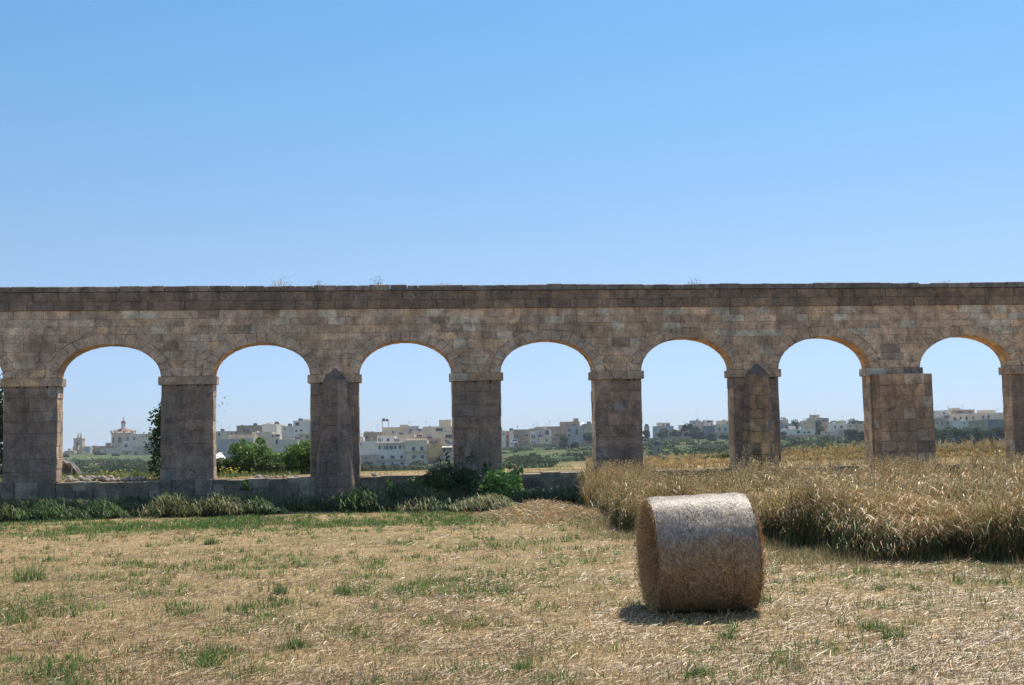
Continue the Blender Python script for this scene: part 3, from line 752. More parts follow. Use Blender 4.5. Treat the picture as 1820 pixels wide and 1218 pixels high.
k = wpoly(ex, ey) & (ex < ey * .52) & (ey < 34) & (sd_of(ex, ey)[1] < -.25); x = np.concatenate([x, ex[k]]); y = np.concatenate([y, ey[k]]); n = len(x)
inn = inside(x, y - 1.0, WP) & inside(x - .6, y, WP); z = terr(x, y); H = edge_h(x, y) * (.62 + .62 * vnoise(x, y, .8, 55)) * np.where(inn, 1, .72 + .42 * vnoise(x, y, .55, 49)) * rnd(n, .55, 1.12) * np.where(rnd(n) < .04, 1.18, 1); pxx, _ = px_of(x, y)
oat = rnd(n) < np.where(pxx < 1330, .8, .12 + .5 * (vnoise(x, y, 1.8, 46) > .6))
kind = vnoise(x, y, 1.3, 44) + vnoise(x, y, 5, 45) * .5
rb = RB()
w_ = ~oat & (rnd(n) < .85)
def scol(mask):
    c = strawcol(mask.sum(), .8) * np.array([1., .9, .68]); g = (kind[mask] > .35) & (rnd(mask.sum()) < .8); c[g] = greencol(g.sum(), (.12, .14, .045), (.26, .25, .10)); return c
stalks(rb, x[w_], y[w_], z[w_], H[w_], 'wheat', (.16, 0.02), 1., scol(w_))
ob = rb.build('wheat_crop', STRAW); tag(ob, 'uncut dry bearded wheat standing right of the bale', 'wheat', kind='stuff')
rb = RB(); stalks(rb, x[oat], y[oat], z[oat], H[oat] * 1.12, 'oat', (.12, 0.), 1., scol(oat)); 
n3 = 1500; px3 = np.concatenate([rnd(450, 1035, 1150), rnd(250, 1290, 1470), rnd(450, 1500, 1660), rnd(350, 1680, 1830)]); y3 = np.concatenate([rnd(450, 28, 32.5), rnd(1050, 26, 34)]); x3 = (px3 - 910) / FPX * y3; k3 = sd_of(x3, y3)[1] < -.4; x3, y3 = x3[k3], y3[k3]
stalks(rb, x3, y3, terr(x3, y3), rnd(len(x3), .85, 1.22), 'oat', (.2, 0.), 1.15); ob = rb.build('wild_oats', STRAW); tag(ob, 'pale feathery wild oats at the edge of the uncut strip', 'wild oats', kind='stuff')
rb = RB(); g = rnd(n) < .55; leaves(rb, x[g], y[g], z[g], H[g], np.where((rnd(g.sum()) < .6)[:, None], greencol(g.sum(), (.07, .11, .03), (.13, .18, .045)), strawcol(g.sum(), .5) * np.array([1, .78, .48])), 2)
# low greenery and fallen stalks along the foot
n2 = 42000; a = rng.integers(2, 9, n2); t = rnd(n2); ex = WP[a, 0] * (1 - t) + WP[a + 1, 0] * t + rng.normal(-.05, .45, n2); ey = WP[a, 1] * (1 - t) + WP[a + 1, 1] * t + rng.normal(-.35, .75, n2)
k = (ex < ey * .52) & free(ex, ey); ex, ey = ex[k], ey[k]
kk_ = vnoise(ex, ey, .7, 47) > .38; ex, ey = ex[kk_], ey[kk_]; blades(rb, ex, ey, rnd(len(ex), .04, .30) * (.4 + vnoise(ex, ey, .9, 48)), .005 + .0002 * ey, np.where((rnd(len(ex)) < .42)[:, None], greencol(len(ex), (.09, .14, .035), (.2, .25, .08)), strawcol(len(ex), .8)), 1.1)
ob = rb.build('undergrowth', GRASS); tag(ob, 'green and brown undergrowth at the foot of the wheat', 'undergrowth', kind='stuff')
# dry swath left unraked at the corner of the uncut strip
rb = RB(); n = 8000; x = rng.normal(.9, .75, n) ; y = rng.normal(27.3, 1.4, n); x = x + (y - 27) * -.12; s, d = sd_of(x, y)
mound = .34 * np.exp(-(((x - .6) / .9) ** 2 + ((y - 27.5) / 1.4) ** 2)) + .22 * np.exp(-(((x - 1.4) / .5) ** 2 + ((y - 25.6) / .8) ** 2))
b = np.stack([x, y, terr(x, y) + mound * rnd(n, .1, 1.1)], 1); dd = dirs(n); dd[:, 2] = np.abs(dd[:, 2]) * .6; L = rnd(n, .08, .3)[:, None]
rb.add(np.stack([b, b + dd * L * .5 + np.array([0, 0, .02]), b + dd * L], 1), np.full((n, 3), .011), dirs(n), strawcol(n, 1.05))
ob = rb.build('straw_swath', STRAW); tag(ob, 'heap of loose dry hay beside the corner of the uncut wheat', 'hay', kind='stuff')

# ------------------------------------------------------------------ foliage tools
def clump(n, size, col0, col1, blobs, flat=.75, out=.55, stretch=1.25):
    """leaf quads on and inside lumpy blobs [(centre, radii)]"""
    B = len(blobs); wts = np.array([r[0] * r[1] + r[0] * r[2] for c, r in blobs]); wts /= wts.sum()
    i = rng.choice(B, n, p=wts); C = np.array([c for c, r in blobs])[i]; Rr = np.array([r for c, r in blobs])[i]
    d = dirs(n); rad = rnd(n, .45, 1.) ** .6; p = C + d * Rr * rad[:, None]
    nrm = d * out + dirs(n) * .8; nrm /= np.linalg.norm(nrm, axis=1, keepdims=True)
    u = np.cross(nrm, dirs(n)); u /= np.linalg.norm(u, axis=1, keepdims=True); v_ = np.cross(nrm, u)
    sz = (size * rnd(n, .55, 1.3))[:, None]; V = np.stack([p - u * sz * .5 * stretch, p + v_ * sz * .33, p + u * sz * .5 * stretch, p - v_ * sz * .33], 1).reshape(-1, 3)
    F = np.arange(4 * n).reshape(-1, 4); tone = rnd(B)[i] * .5 + rnd(n) * .5
    c = np.array(col0) * (1 - tone[:, None]) + np.array(col1) * tone[:, None]; c *= rnd(n, .8, 1.2)[:, None]
    return V, F, np.repeat(c, 4, 0)
def lumps(R_, H, k, seed, base=0, cone=0):
    rs = random.Random(seed); out = []
    for i in range(k):
        t = rs.random(); zz = base + (H - base) * (.12 + .8 * t); rr = R_ * (1 - cone * t) * (math.sin(math.pi * min(1, .25 + .62 * t)) ** .6)
        a = rs.uniform(0, 6.283); q = rr * math.sqrt(rs.random()) * .8; r = (H - base) * rs.uniform(.13, .24) + R_ * .1
        out.append(((q * math.cos(a), q * math.sin(a), zz), (r * rs.uniform(.9, 1.4), r * rs.uniform(.9, 1.4), r * rs.uniform(.6, .95))))
    return out
def bush(name, label, cat, X, Y, R_, H, n, leaf, c0, c1, seed, group=None, k=9, base=0., trunk=True, mat=None, z=None, cone=0, crown='foliage', stem='stem', k_small=False):
    z = tz(X, Y) - .05 if z is None else z
    t = thing(name, label, cat, (X, Y, z), 0, group)
    bl = lumps(R_, H, k, seed, base, cone)
    if k_small: bl = [(c, tuple(q * .55 for q in r)) for c, r in bl]
    zt = max(c[2] + r[2] for c, r in bl); fz = H / zt; bl = [((c[0], c[1], c[2] * fz), r) for c, r in bl]
    V, F, C = clump(n, leaf, c0, c1, bl); V[:, 2] = np.maximum(V[:, 2], .0)
    np_mesh(crown, V, F, C, mat or LEAF, t)
    if trunk:
        mb = MB(); rs = random.Random(seed); r0 = max(.02, H * .035)
        mb.tube([(0, 0, -.1), (.02 * H, 0, H * .3), (-.02 * H, .01, H * .6), (0, 0, H * .85)], [r0, r0 * .75, r0 * .45, r0 * .15])
        for q in range(5):
            a = rs.uniform(0, 6.283); h = H * rs.uniform(.2, .55)
            mb.tube([(0, 0, h), (R_ * .35 * math.cos(a), R_ * .35 * math.sin(a), h + H * .12), (R_ * .7 * math.cos(a), R_ * .7 * math.sin(a), h + H * .28)], [r0 * .45, r0 * .3, r0 * .1], 5)
        mb.build(stem, BARK, t)
    return t

# ------------------------------------------------------------------ weeds along the wall foot
def at_s(px, d): s = s_of(px); q = WL(s, d); return q[0], q[1]
rb = RB()
n = 42000; s = rnd(n, s_of(-60), s_of(1130)); d = -rnd(n, .05, 4.6) ; x = s * CT - d * ST; y = Y0 + s * ST + d * CT; pxx, _ = px_of(x, y)
dens = np.where(pxx < 560, 1., np.where(pxx < 700, .7, .8)); nz = vnoise(x, y, 1.2, 51)
reach = np.interp(pxx, [-80, 60, 300, 500, 700, 800, 900, 1130], [3.6, 3.4, 3.2, 3.0, 3.2, 3.6, 3.6, 2.4])
fall = np.clip((reach + nz * 1.4 - .7 + d), 0, 1); k = (rnd(n) < dens * fall * (.45 + .55 * nz)) & ~wpoly(x, y) & ~inside(x, y, np.array([(-.9, 26), (2.2, 24.5), (2.4, 29.6), (-.6, 29.8)]))
x, y, d = x[k], y[k], d[k]; n = len(x); hh = rnd(n, .2, .62) * (.3 + 1.15 * vnoise(x, y, .9, 52)) * np.interp(d, [-3.4, -2.2, -1.2, -.3], [.7, .85, .8, .55])
yel = (vnoise(x, y, 1.5, 53) > .55) & (rnd(n) < .5)
cc = greencol(n, (.025, .055, .014), (.075, .125, .03)); cc[yel] = greencol(yel.sum(), (.12, .13, .04), (.26, .24, .09))
blades(rb, x, y, hh, np.full(n, .017), cc, .35, None, 4)
leaves(rb, x, y, terr(x, y), hh, cc, 3)
ob = rb.build('wall_weeds', GRASS); tag(ob, 'tall green weeds growing along the shaded foot of the aqueduct', 'weeds', kind='stuff')
# rounded leafy weeds one can tell apart
spots = [(70, 2.7, .7, .62, 'broad yellowish green weed at the far left foot of the wall'), (150, 3.0, .75, .6, 'leafy weed in front of the first full pier'), (235, 2.9, .7, .55, 'weed clump under the left arch with the church'),
         (345, 3.0, .7, .75, 'dry yellow topped weed in front of the second pier'), (420, 2.9, .75, .72, 'largest yellowish weed under the arch with the green bushes'), (480, 2.8, .5, .5, 'small weed left of the first buttress'),
         (650, 2.6, .6, .8, 'dark green weed right of the first buttress'), (720, 1.8, .9, .9, 'dark weed mound under the arch with the villa'), (845, 3.6, .7, .5, 'pale spreading weed in front of the fig shrub'), (940, 2.0, .9, .6, 'green weed patch right of the fig shrub'), (1000, 1.8, .8, .55, 'green weed patch before the corner of the wheat')]
def weedy(lab, X, Y, r, h, c0, c1, grp, n=420):
    t = thing('weed', lab, 'weed', (X, Y, tz(X, Y)), 0, grp); rb = RB(); a = rng.normal(0, r * .5, n); b = rng.normal(0, .3, n); hh = h * np.exp(-(a / r) ** 2 * .8) * rnd(n, .3, 1.3)
    z = np.zeros(n); cc = greencol(n, c0, c1); blades(rb, a, b, hh, np.full(n, .016), cc, .38, z, 4)
    for q in range(3): leaves(rb, a, b + 30, z, hh, cc, 2)
    for V in rb.V: V[:, 1] -= np.where(V[:, 1] > 15, 30., 0)
    rb.build('foliage', GRASS, t); return t
for i, (px, d, r, h, lab) in enumerate(spots):
    X, Y = at_s(px, -d); yl = i in (0, 3, 4, 8)
    weedy(lab, X, Y, r, h * .78, (.08, .11, .03) if yl else (.035, .08, .02), (.22, .21, .075) if yl else (.10, .17, .04), 'leafy weeds at the foot of the aqueduct')
# broad leaved fig shrub, brambles and bare shrub in front of the fourth pier
X, Y = at_s(885, -1.1)
bush('fig_shrub', 'bright green broad-leaved fig shrub in front of the aqueduct, left of the wheat', 'shrub', X, Y, .72, 1.05, 1300, .13, (.10, .22, .035), (.22, .37, .09), 61, None, 22)
X, Y = at_s(748, -1.2)
bush('bramble', 'dark bramble mound leaning on the wall under the arch with the villa', 'bramble', X, Y, 1.1, .95, 5200, .08, (.035, .065, .02), (.10, .16, .04), 62, None, 12)
X, Y = at_s(800, -1.0)
bush('bramble', 'big dark bramble in front of the pier right of the villa arch', 'bramble', X, Y, 1.15, 1.1, 6000, .08, (.03, .05, .018), (.075, .11, .035), 63, None, 12)
def bare_shrub(name, lab, X, Y, z, H, n, seed, leafn=0, spread=.6, col=(.09, .07, .06), thick=.02):
    t = thing(name, lab, 'shrub', (X, Y, z)); mb = MB(); rs = random.Random(seed); tips = []
    def br(p, d, L, r, lv):
        q = [p]; 
        for k in range(3):
            d = (d + Vector((rs.gauss(0, .2), rs.gauss(0, .2), rs.gauss(.04, .1)))).normalized(); q.append(q[-1] + d * L / 3)
        mb.tube([tuple(v) for v in q], [r, r * .85, r * .7, r * .5], 4, col); tips.extend(q[1:])
        if lv:
            for k in range(rs.randint(2, 3)): br(q[rs.randint(1, 3)], (d + Vector((rs.gauss(0, .6), rs.gauss(0, .6), rs.gauss(0, .35)))).normalized(), L * rs.uniform(.45, .7), r * .55, lv - 1)
    for k in range(n):
        a = rs.uniform(0, 6.283); br(Vector((.08 * math.cos(a), .08 * math.sin(a), 0)), Vector((spread * math.cos(a), spread * math.sin(a), 1)).normalized(), H * rs.uniform(.5, .8), thick, 3)
    mb.build('branches', TWIG, t)
    if leafn:
        V, F, C = clump(leafn, .15, (.03, .07, .02), (.09, .16, .04), [((v.x, v.y, v.z), (.1, .1, .1)) for v in tips[::2]]); np_mesh('foliage', V, F, C, LEAF, t)
    return t
X, Y = at_s(790, -.7); bare_shrub('bare_shrub', 'leafless twiggy shrub rising beside the left edge of the fourth pier', X, Y, .5, 1.25, 7, 3)
X, Y = at_s(843, -.6); bare_shrub('fig_sapling', 'thin dark fig sapling with few leaves against the fourth pier', X, Y, .25, 1.35, 5, 5, 260, .45)
X, Y = at_s(1053, -.25); bush('bramble', 'small dark bramble at the left foot of the fifth pier', 'bramble', X, Y, .28, .35, 500, .07, (.03, .05, .02), (.08, .11, .04), 64, None, 6, z=.62)
# little plants rooted in the parapet and on the coping
for i, (px, lab) in enumerate(((438, 'small weed hanging from the low wall under the second arch'), (690, 'weed rooted in the low wall under the villa arch'))):
    X, Y = at_s(px, -.08); bush('wall_plant', lab, 'plant', X, Y, .2, .3, 260, .06, (.05, .10, .03), (.14, .22, .06), 70 + i, None, 5, z=.52, trunk=False)
def dry_tuft(px, h, w_, lab, pale):
    X, Y = at_s(px, .12); rb = RB(); n = int(70 * w_) + 8; a = rng.normal(0, w_ * .3, n); z0 = np.zeros(n); hh = rnd(n, .25, 1.) * h
    c = strawcol(n, 1.) if pale else np.where((rnd(n) < .5)[:, None], greencol(n, (.08, .12, .03), (.18, .22, .07)), strawcol(n, .6))
    blades(rb, a, rng.normal(0, .05, n), hh, np.full(n, .011), c, .55, z0, 5, .8)
    m_ = n; q = np.stack([a + rng.normal(.1, .12, m_) * h, rng.normal(0, .05, m_), hh * .95], 1); d = dirs(m_) * .03   # seed heads
    rb.add(np.stack([q - d, q, q + d], 1), np.full((m_, 3), .009), dirs(m_), c)
    o = rb.build('dry_grass', STRAW); o.location = (X, Y, Z_COP - .02); tag(o, lab, 'grass', 'grass growing on top of the aqueduct')
# widths inside stalks follow the distance, so shift them to the wall's
_st = stalks
def stalks(rb, x, y, z, H, ear, lean=(0.1, 0.), widthk=1., stemcol=None, earcol=None):
    if len(y) and abs(float(np.median(y))) < 3:
        yy = y; _st(rb, x, yy + 30., z, H, ear, lean, widthk, stemcol, earcol)
        for V in rb.V: V[:, 1] -= np.where(V[:, 1] > 15, 30., 0)
    else: _st(rb, x, y, z, H, ear, lean, widthk, stemcol, earcol)
dry_tuft(497, .33, .55, 'pale feathery dry grass tuft on top of the aqueduct above the second pier gap', True)
dry_tuft(570, .22, .35, 'thin dry grass sprigs on the coping left of the green tuft', False)
dry_tuft(672, .34, .40, 'greenish grass tuft with dry stalks on the coping above the villa arch', False)
dry_tuft(790, .12, .4, 'very short dry grass on the coping above the fourth pier', True)
dry_tuft(1243, .20, .35, 'short dark dry tuft on the coping above the fifth arch', False)
dry_tuft(1695, .10, .3, 'tiny dry tuft on the coping above the last full arch', True)

# ------------------------------------------------------------------ just behind the aqueduct
RUB = stone_mat('rubble_limestone', .2, .2)
def rock(seed, r):
    rs = random.Random(seed); mb = MB(); n = 7; pr = []
    for j in range(5):
        ph = math.pi * j / 4
        for i in range(n):
            a = 2 * math.pi * i / n; q = r * (1 + rs.uniform(-.22, .22)); pr.append((q * math.sin(ph) * math.cos(a) * 1.2, q * math.sin(ph) * math.sin(a), q * math.cos(ph) * .72))
    mb.v = pr; c = rs.choice([(.50, .44, .36), (.58, .50, .40), (.42, .33, .25)]); mb.c = [c] * len(pr)
    mb.f = [(j * n + i, (j + 1) * n + i, (j + 1) * n + (i + 1) % n, j * n + (i + 1) % n) for j in range(4) for i in range(n)]; mb.m = [0] * len(mb.f)
    return mb
protos = [rock(k, .085).build('loose_stone', RUB) for k in range(5)]
used = [False] * 5
def put_rock(X, Y, z, sc, lab, grp):
    k = random.randrange(5); o = protos[k]
    if used[k]: o = o.copy(); COL.objects.link(o)
    used[k] = True; o.location = (X, Y, z); o.scale = (sc,) * 3; o.rotation_euler = (random.uniform(-.3, .3), random.uniform(-.3, .3), random.uniform(0, 6.28)); tag(o, lab, 'stone', grp)
random.seed(5)
for k in range(58):
    px = 112 + 135 * random.random() ** 1.1; d = random.uniform(.25, .75); X, Y = at_s(px, d)
    put_rock(X, Y, .86 + random.uniform(.0, .10) * (1 if px < 190 else .5), random.uniform(.5, 1.15), 'pale rubble stone in the loose row on the low wall under the church arch', 'rubble on the low wall')
for px, sc, lab in ((457, 1.2, 'biggest loose stone on the low wall in front of the green bushes'), (471, .7, 'small stone just right of the biggest one on the wall'), (490, .6, 'loose stone right of the middle of the bush arch wall'), (503, .7, 'loose stone two thirds along the bush arch wall'), (524, .6, 'last loose stone near the right end of the bush arch wall'), (664, .9, 'single rounded stone on the low wall under the villa arch')):
    X, Y = at_s(px, .3); put_rock(X, Y, .88, sc, lab, 'rubble on the low wall')
for k, o in enumerate(protos):
    if not used[k]: bpy.data.objects.remove(o)
# flowers
YEL = plain_mat('yellow_petals', (.85, .74, .04), .6, .15, 4)
def flower(X, Y, z, H, n, lab, grp, wide=.3, petal=.035):
    t = thing('yellow_flowers', lab, 'flowers', (X, Y, z), 0, grp); rb = RB(); a = rng.normal(0, wide, n); b = rng.normal(0, .12, n); h = rnd(n, .6, 1.1) * H
    hz = rng.normal(0, .1, (n, 2)); B = np.stack([a, b, 0 * a], 1); T = B + np.stack([hz[:, 0], hz[:, 1], h], 1)
    rb.add(np.stack([B, (B + T) / 2 + .01, T], 1), np.full((n, 3), .012), np.tile([1., 0, 0], (n, 1)), greencol(n)); 
    k = n * 3; blades(rb, rng.normal(0, wide, k), rng.normal(0, .12, k), rnd(k, .3, .8) * H, np.full(k, .02), greencol(k), .5, np.zeros(k))
    tag(rb.build('stems', GRASS, t), kind='stuff')
    mb = MB()
    for q in T:
        mb.lathe([(.002, q[2] - petal * .2), (petal, q[2] + petal * .15), (petal * .5, q[2] + petal * .3)], 7, q[0], q[1])
    mb.build('blossoms', YEL, t)
FG = 'yellow flowers behind the low wall'
for px, n, w_, lab in ((174, 6, .12, 'small yellow flower cluster nearest the cloth shelter'), (203, 16, .28, 'widest yellow flower cluster in the church arch'), (229, 7, .12, 'yellow flower cluster right of the widest one in the church arch'), (238, 4, .06, 'tallest lone yellow flowers left of the climbing tree'),
                       (396, 13, .16, 'yellow flowers at the left end of the bush arch'), (415, 9, .14, 'yellow flowers just right of the first pair in the bush arch')):
    X, Y = at_s(px, 1.1); flower(X, Y, .82, .3, n, lab, FG, w_, .03)
for px, py, Yd, n, lab in ((1612, 905, 18.2, 16, 'yellow flowers in the wheat, left and upper group'), (1640, 925, 17.2, 9, 'yellow flowers in the wheat, lower group'), (1720, 960, 16.6, 6, 'sparse yellow flowers low in the right part of the wheat'), (1600, 935, 17., 6, 'few yellow flowers low at the dark gap in the wheat')):
    v = at(px, py, Yd); flower(v.x, Yd, 0, v.z, n, lab, 'yellow flowers in the wheat', .28, .02)

# climbing tree behind the second pier, ivy at the left edge
X, Y = at_s(289, 1.6); bush('young_tree', 'slim dark green tree half hidden behind the left edge of the second pier', 'tree', X, Y, .34, 2.42, 3000, .11, (.025, .055, .015), (.075, .13, .035), 81, None, 16, .0, True, z=.8, crown='crown', stem='trunk')
X, Y = at_s(366, 1.2); bush('climbing_vine', 'thin vine sprigs peeping out along the right edge of the second pier', 'vine', X, Y, .06, 2.5, 150, .055, (.08, .14, .04), (.17, .25, .07), 82, None, 14, .2, False, z=.8)
X, Y = at_s(-18, 1.5); bush('young_tree', 'dark tree sliver showing at the far left edge beyond the aqueduct', 'tree', X, Y, .75, 3.2, 4000, .12, (.025, .055, .018), (.07, .12, .035), 83, None, 16, .0, True, z=.8, crown='crown', stem='trunk')
# bushes in the second arch
for i, (px, d, r, ytop, lab) in enumerate(((396, 4.5, .55, 815, 'low dark bush at the left of the second arch'), (444, 5.2, .85, 781, 'tallest bright green bush in the second arch'), (482, 4.6, .6, 816, 'low green bush between the two bright ones in the second arch'), (513, 5., .65, 803, 'round green bush in the right half of the second arch'), (552, 5.2, .95, 784, 'bright green bush partly behind the first buttress'))):
    X, Y = at_s(px, d); X = gx(px, Y); h = at(px, ytop, Y).z - .8
    dk = i in (0, 2); bush('bush', lab, 'bush', X, Y, r, h * 1.04, 8000 if h > 1. else 2600, .075, (.05, .10, .025) if dk else (.07, .15, .03), (.15, .19, .07) if dk else (.20, .33, .08), 90 + i, 'bushes behind the low wall', 60, 0, k_small=True)
for i, (px, Yd, hpx, R_, lab) in enumerate(((1278, 44, 805, .8, 'leafy olive green bush behind the last low wall left of the pointed buttress'), (1500, 55, 783, 1.6, 'tall grassy bush mound behind the sixth arch'))):
    X = gx(px, Yd); h = at(px, hpx, Yd).z - .85; bush('bush', lab, 'bush', X, Yd, R_, max(.35, h), 2200, .09, (.10, .14, .04), (.26, .27, .10), 130 + i, 'bushes behind the low wall', 10)
# cloth shelter
cs = thing('cloth_shelter', 'sagging grey-brown cloth shelter at the left of the church arch', 'shelter', (gx(135, 42), 42, tz(gx(135, 42), 42)))
clothm = plain_mat('grey_brown_cloth', (.22, .18, .16), .9, .25, 3); 
V = []; z0 = tz(gx(135, 42), 42); nx, ny = 26, 8
prof = [(90, 818), (120, 818.5), (127, 823), (131, 821.5), (136, 828), (143, 838), (150, 848), (158, 856)]
for j in range(ny + 1):
    for i in range(nx + 1):
        px = 88 + (158 - 88) * i / nx; pyv = np.interp(px, [a for a, b in prof], [b for a, b in prof]); q = at(px, pyv, 42)
        V.append((q.x - cs.location.x + .05 * j / ny, -.3 + .16 * j / ny, q.z - cs.location.z - .10 * math.sin(math.pi * j / ny) + .02 * math.sin(i * 1.3 + j)))
F = [(j * (nx + 1) + i, j * (nx + 1) + i + 1, (j + 1) * (nx + 1) + i + 1, (j + 1) * (nx + 1) + i) for j in range(ny) for i in range(nx)]
o = np_mesh('roof_cloth', np.array(V), np.array(F), None, plain_mat('pale_cloth', (.36, .32, .28), .9, .2, 3), cs, True)
sm = o.modifiers.new('thick', 'SOLIDIFY'); sm.thickness = .04
Vs = []; Fs = []
for i in range(nx + 1):
    px = 88 + (158 - 88) * i / nx; pyv = np.interp(px, [a for a, b in prof], [b for a, b in prof]); q = at(px, pyv, 42)
    for h in range(6): Vs.append((q.x - cs.location.x, -.18 + .06 * math.sin(i * 1.1) + .1 * h / 5, (q.z - cs.location.z - .06) * (1 - h / 5)))
Fs = [(i * 6 + h, i * 6 + h + 1, (i + 1) * 6 + h + 1, (i + 1) * 6 + h) for i in range(nx) for h in range(5)]
o = np_mesh('hanging_cloth', np.array(Vs), np.array(Fs), None, clothm, cs, True); sm = o.modifiers.new('thick', 'SOLIDIFY'); sm.thickness = .02
mb = MB(); q = at(132, 820, 42); mb.tube([(q.x - cs.location.x, -.22, 0), (q.x - cs.location.x, -.2, q.z - cs.location.z)], [.035, .03], 8); mb.build('pole', plain_mat('pale_pole', (.5, .48, .45), .7), cs)
tp = thing('cloth_shelter', 'white cloth tip showing low at the left of the second arch', 'shelter', (gx(384, 48), 48, tz(gx(384, 48), 48)))
a = at(376, 809, 48); b = at(391, 819, 48); lx, ly, lz = tp.location; mb = MB()
mb.face([(a.x - lx, 0, a.z - lz), (a.x - lx, 1.5, a.z - lz + .1), (b.x - lx, 1.3, b.z - lz), (b.x - lx, -.1, b.z - lz)]); mb.face([(a.x - lx, 0, a.z - lz), (b.x - lx, -.1, b.z - lz), (b.x - lx, 0, -.1), (a.x - lx, 0, -.1)])
mb.build('cloth', plain_mat('white_cloth', (.75, .75, .76), .8, .05), tp)
# dry grass on the platform behind
rb = RB(); n = 26000; y = rnd(n, 35.2, 52); x = y * rnd(n, .06, .47); s, d = sd_of(x, y); k = (d > .9) & (d < 17)
x, y, d = x[k], y[k], d[k]; pxx, _ = px_of(x, y); nz = vnoise(x, y, 2.2, 71)
berm = np.exp(-((d - 12.2) / 2.1) ** 2) * np.interp(pxx, [1050, 1300, 1450, 1800], [.18, .3, .62, .85])
near = np.where(pxx < 1500, .5, .12) * (nz > .5) + .05
k = rnd(len(x)) < np.clip(berm * 1.2 + near, 0, 1); x, y, d, berm, nz, pxx = x[k], y[k], d[k], berm[k], nz[k], pxx[k]; n = len(x)
cc = strawcol(n, .95) * np.array([1., .86, .62]); g = rnd(n) < .35 * (vnoise(x, y, 3, 72) > .5) + .1; cc[g] = greencol(g.sum(), (.12, .15, .04), (.25, .26, .09))
blades(rb, x, y, rnd(n, .3, 1.) * (.16 + .62 * berm * (.75 + .5 * nz)), np.full(n, .022), cc, .45, None, 4)
stalks(rb, x[::3], y[::3], terr(x[::3], y[::3]), rnd(len(x[::3]), .5, 1.1) * (.2 + .62 * berm[::3]), 'oat', (.15, 0), 1., cc[::3])
ob = rb.build('dry_grass_bank', STRAW); tag(ob, 'bank of tall dry grass behind the right arches', 'grass', kind='stuff')
rb = RB(); n = 15000; y = rnd(n, 34, 44); x = y * rnd(n, -.46, .05); s, d = sd_of(x, y); k = (d > .8) & (d < 9) & ((rnd(n) < .35) | (x < -.18 * y)); x, y = x[k], y[k]; n = len(x)
blades(rb, x, y, rnd(n, .04, .2) * np.where(x < -.18 * y, 1.2, .5), np.full(n, .016), greencol(n, (.08, .12, .03), (.2, .24, .08)), .5)
ob = rb.build('platform_grass', GRASS); tag(ob, 'green grass on the level ground behind the left arches', 'grass', kind='stuff')
HAZE = 0.0002
# ------------------------------------------------------------------ the town beyond the valley
def wallmat(name, col, st=.25):
    m, nt, p = newmat(name); v = coords(nt); n1 = noise_n(nt, .35, 5, .6, v, .2); n2 = noise_n(nt, 2.5, 5, .7, v)
    c = mixc(nt, col, ramp(nt, n1.outputs[0], [(.35, (1 - st,) * 3), (.65, (1.1,) * 3)]).outputs[0], 1., 'MULTIPLY')
    c = mixc(nt, c, ramp(nt, n2.outputs[0], [(.3, (.8, .78, .75)), (.7, (1.1, 1.1, 1.1))]).outputs[0], .7, 'MULTIPLY')
    nt.links.new(c, p.inputs['Base Color']); p.inputs['Roughness'].default_value = .95; p.inputs['Specular IOR Level'].default_value = .1; return m
W = {'w': wallmat('white_render', (.82, .74, .62), .15), 'c': wallmat('cream_limestone', (.80, .65, .45), .15), 'p': wallmat('pale_stone', (.72, .60, .45), .2), 'g': wallmat('grey_plaster', (.50, .47, .44)),
     'b': wallmat('brown_limestone', (.44, .33, .22)), 't': wallmat('tan_stone', (.62, .48, .32)), 'o': wallmat('orange_plaster', (.80, .47, .18)), 'r': wallmat('rosy_stone', (.56, .40, .31)), 'd': wallmat('dark_slate_wall', (.20, .22, .25)), 'k': wallmat('red_dome_paint', (.36, .11, .075))}
ROOF = wallmat('roof_screed', (.55, .52, .48)); TANK = plain_mat('water_tank_plastic', (.10, .11, .13), .5); STEEL = plain_mat('pale_metal', (.6, .6, .6), .4)
FRM = plain_mat('window_surround', (.50, .46, .40), .8, .1)
rs = random.Random(3)
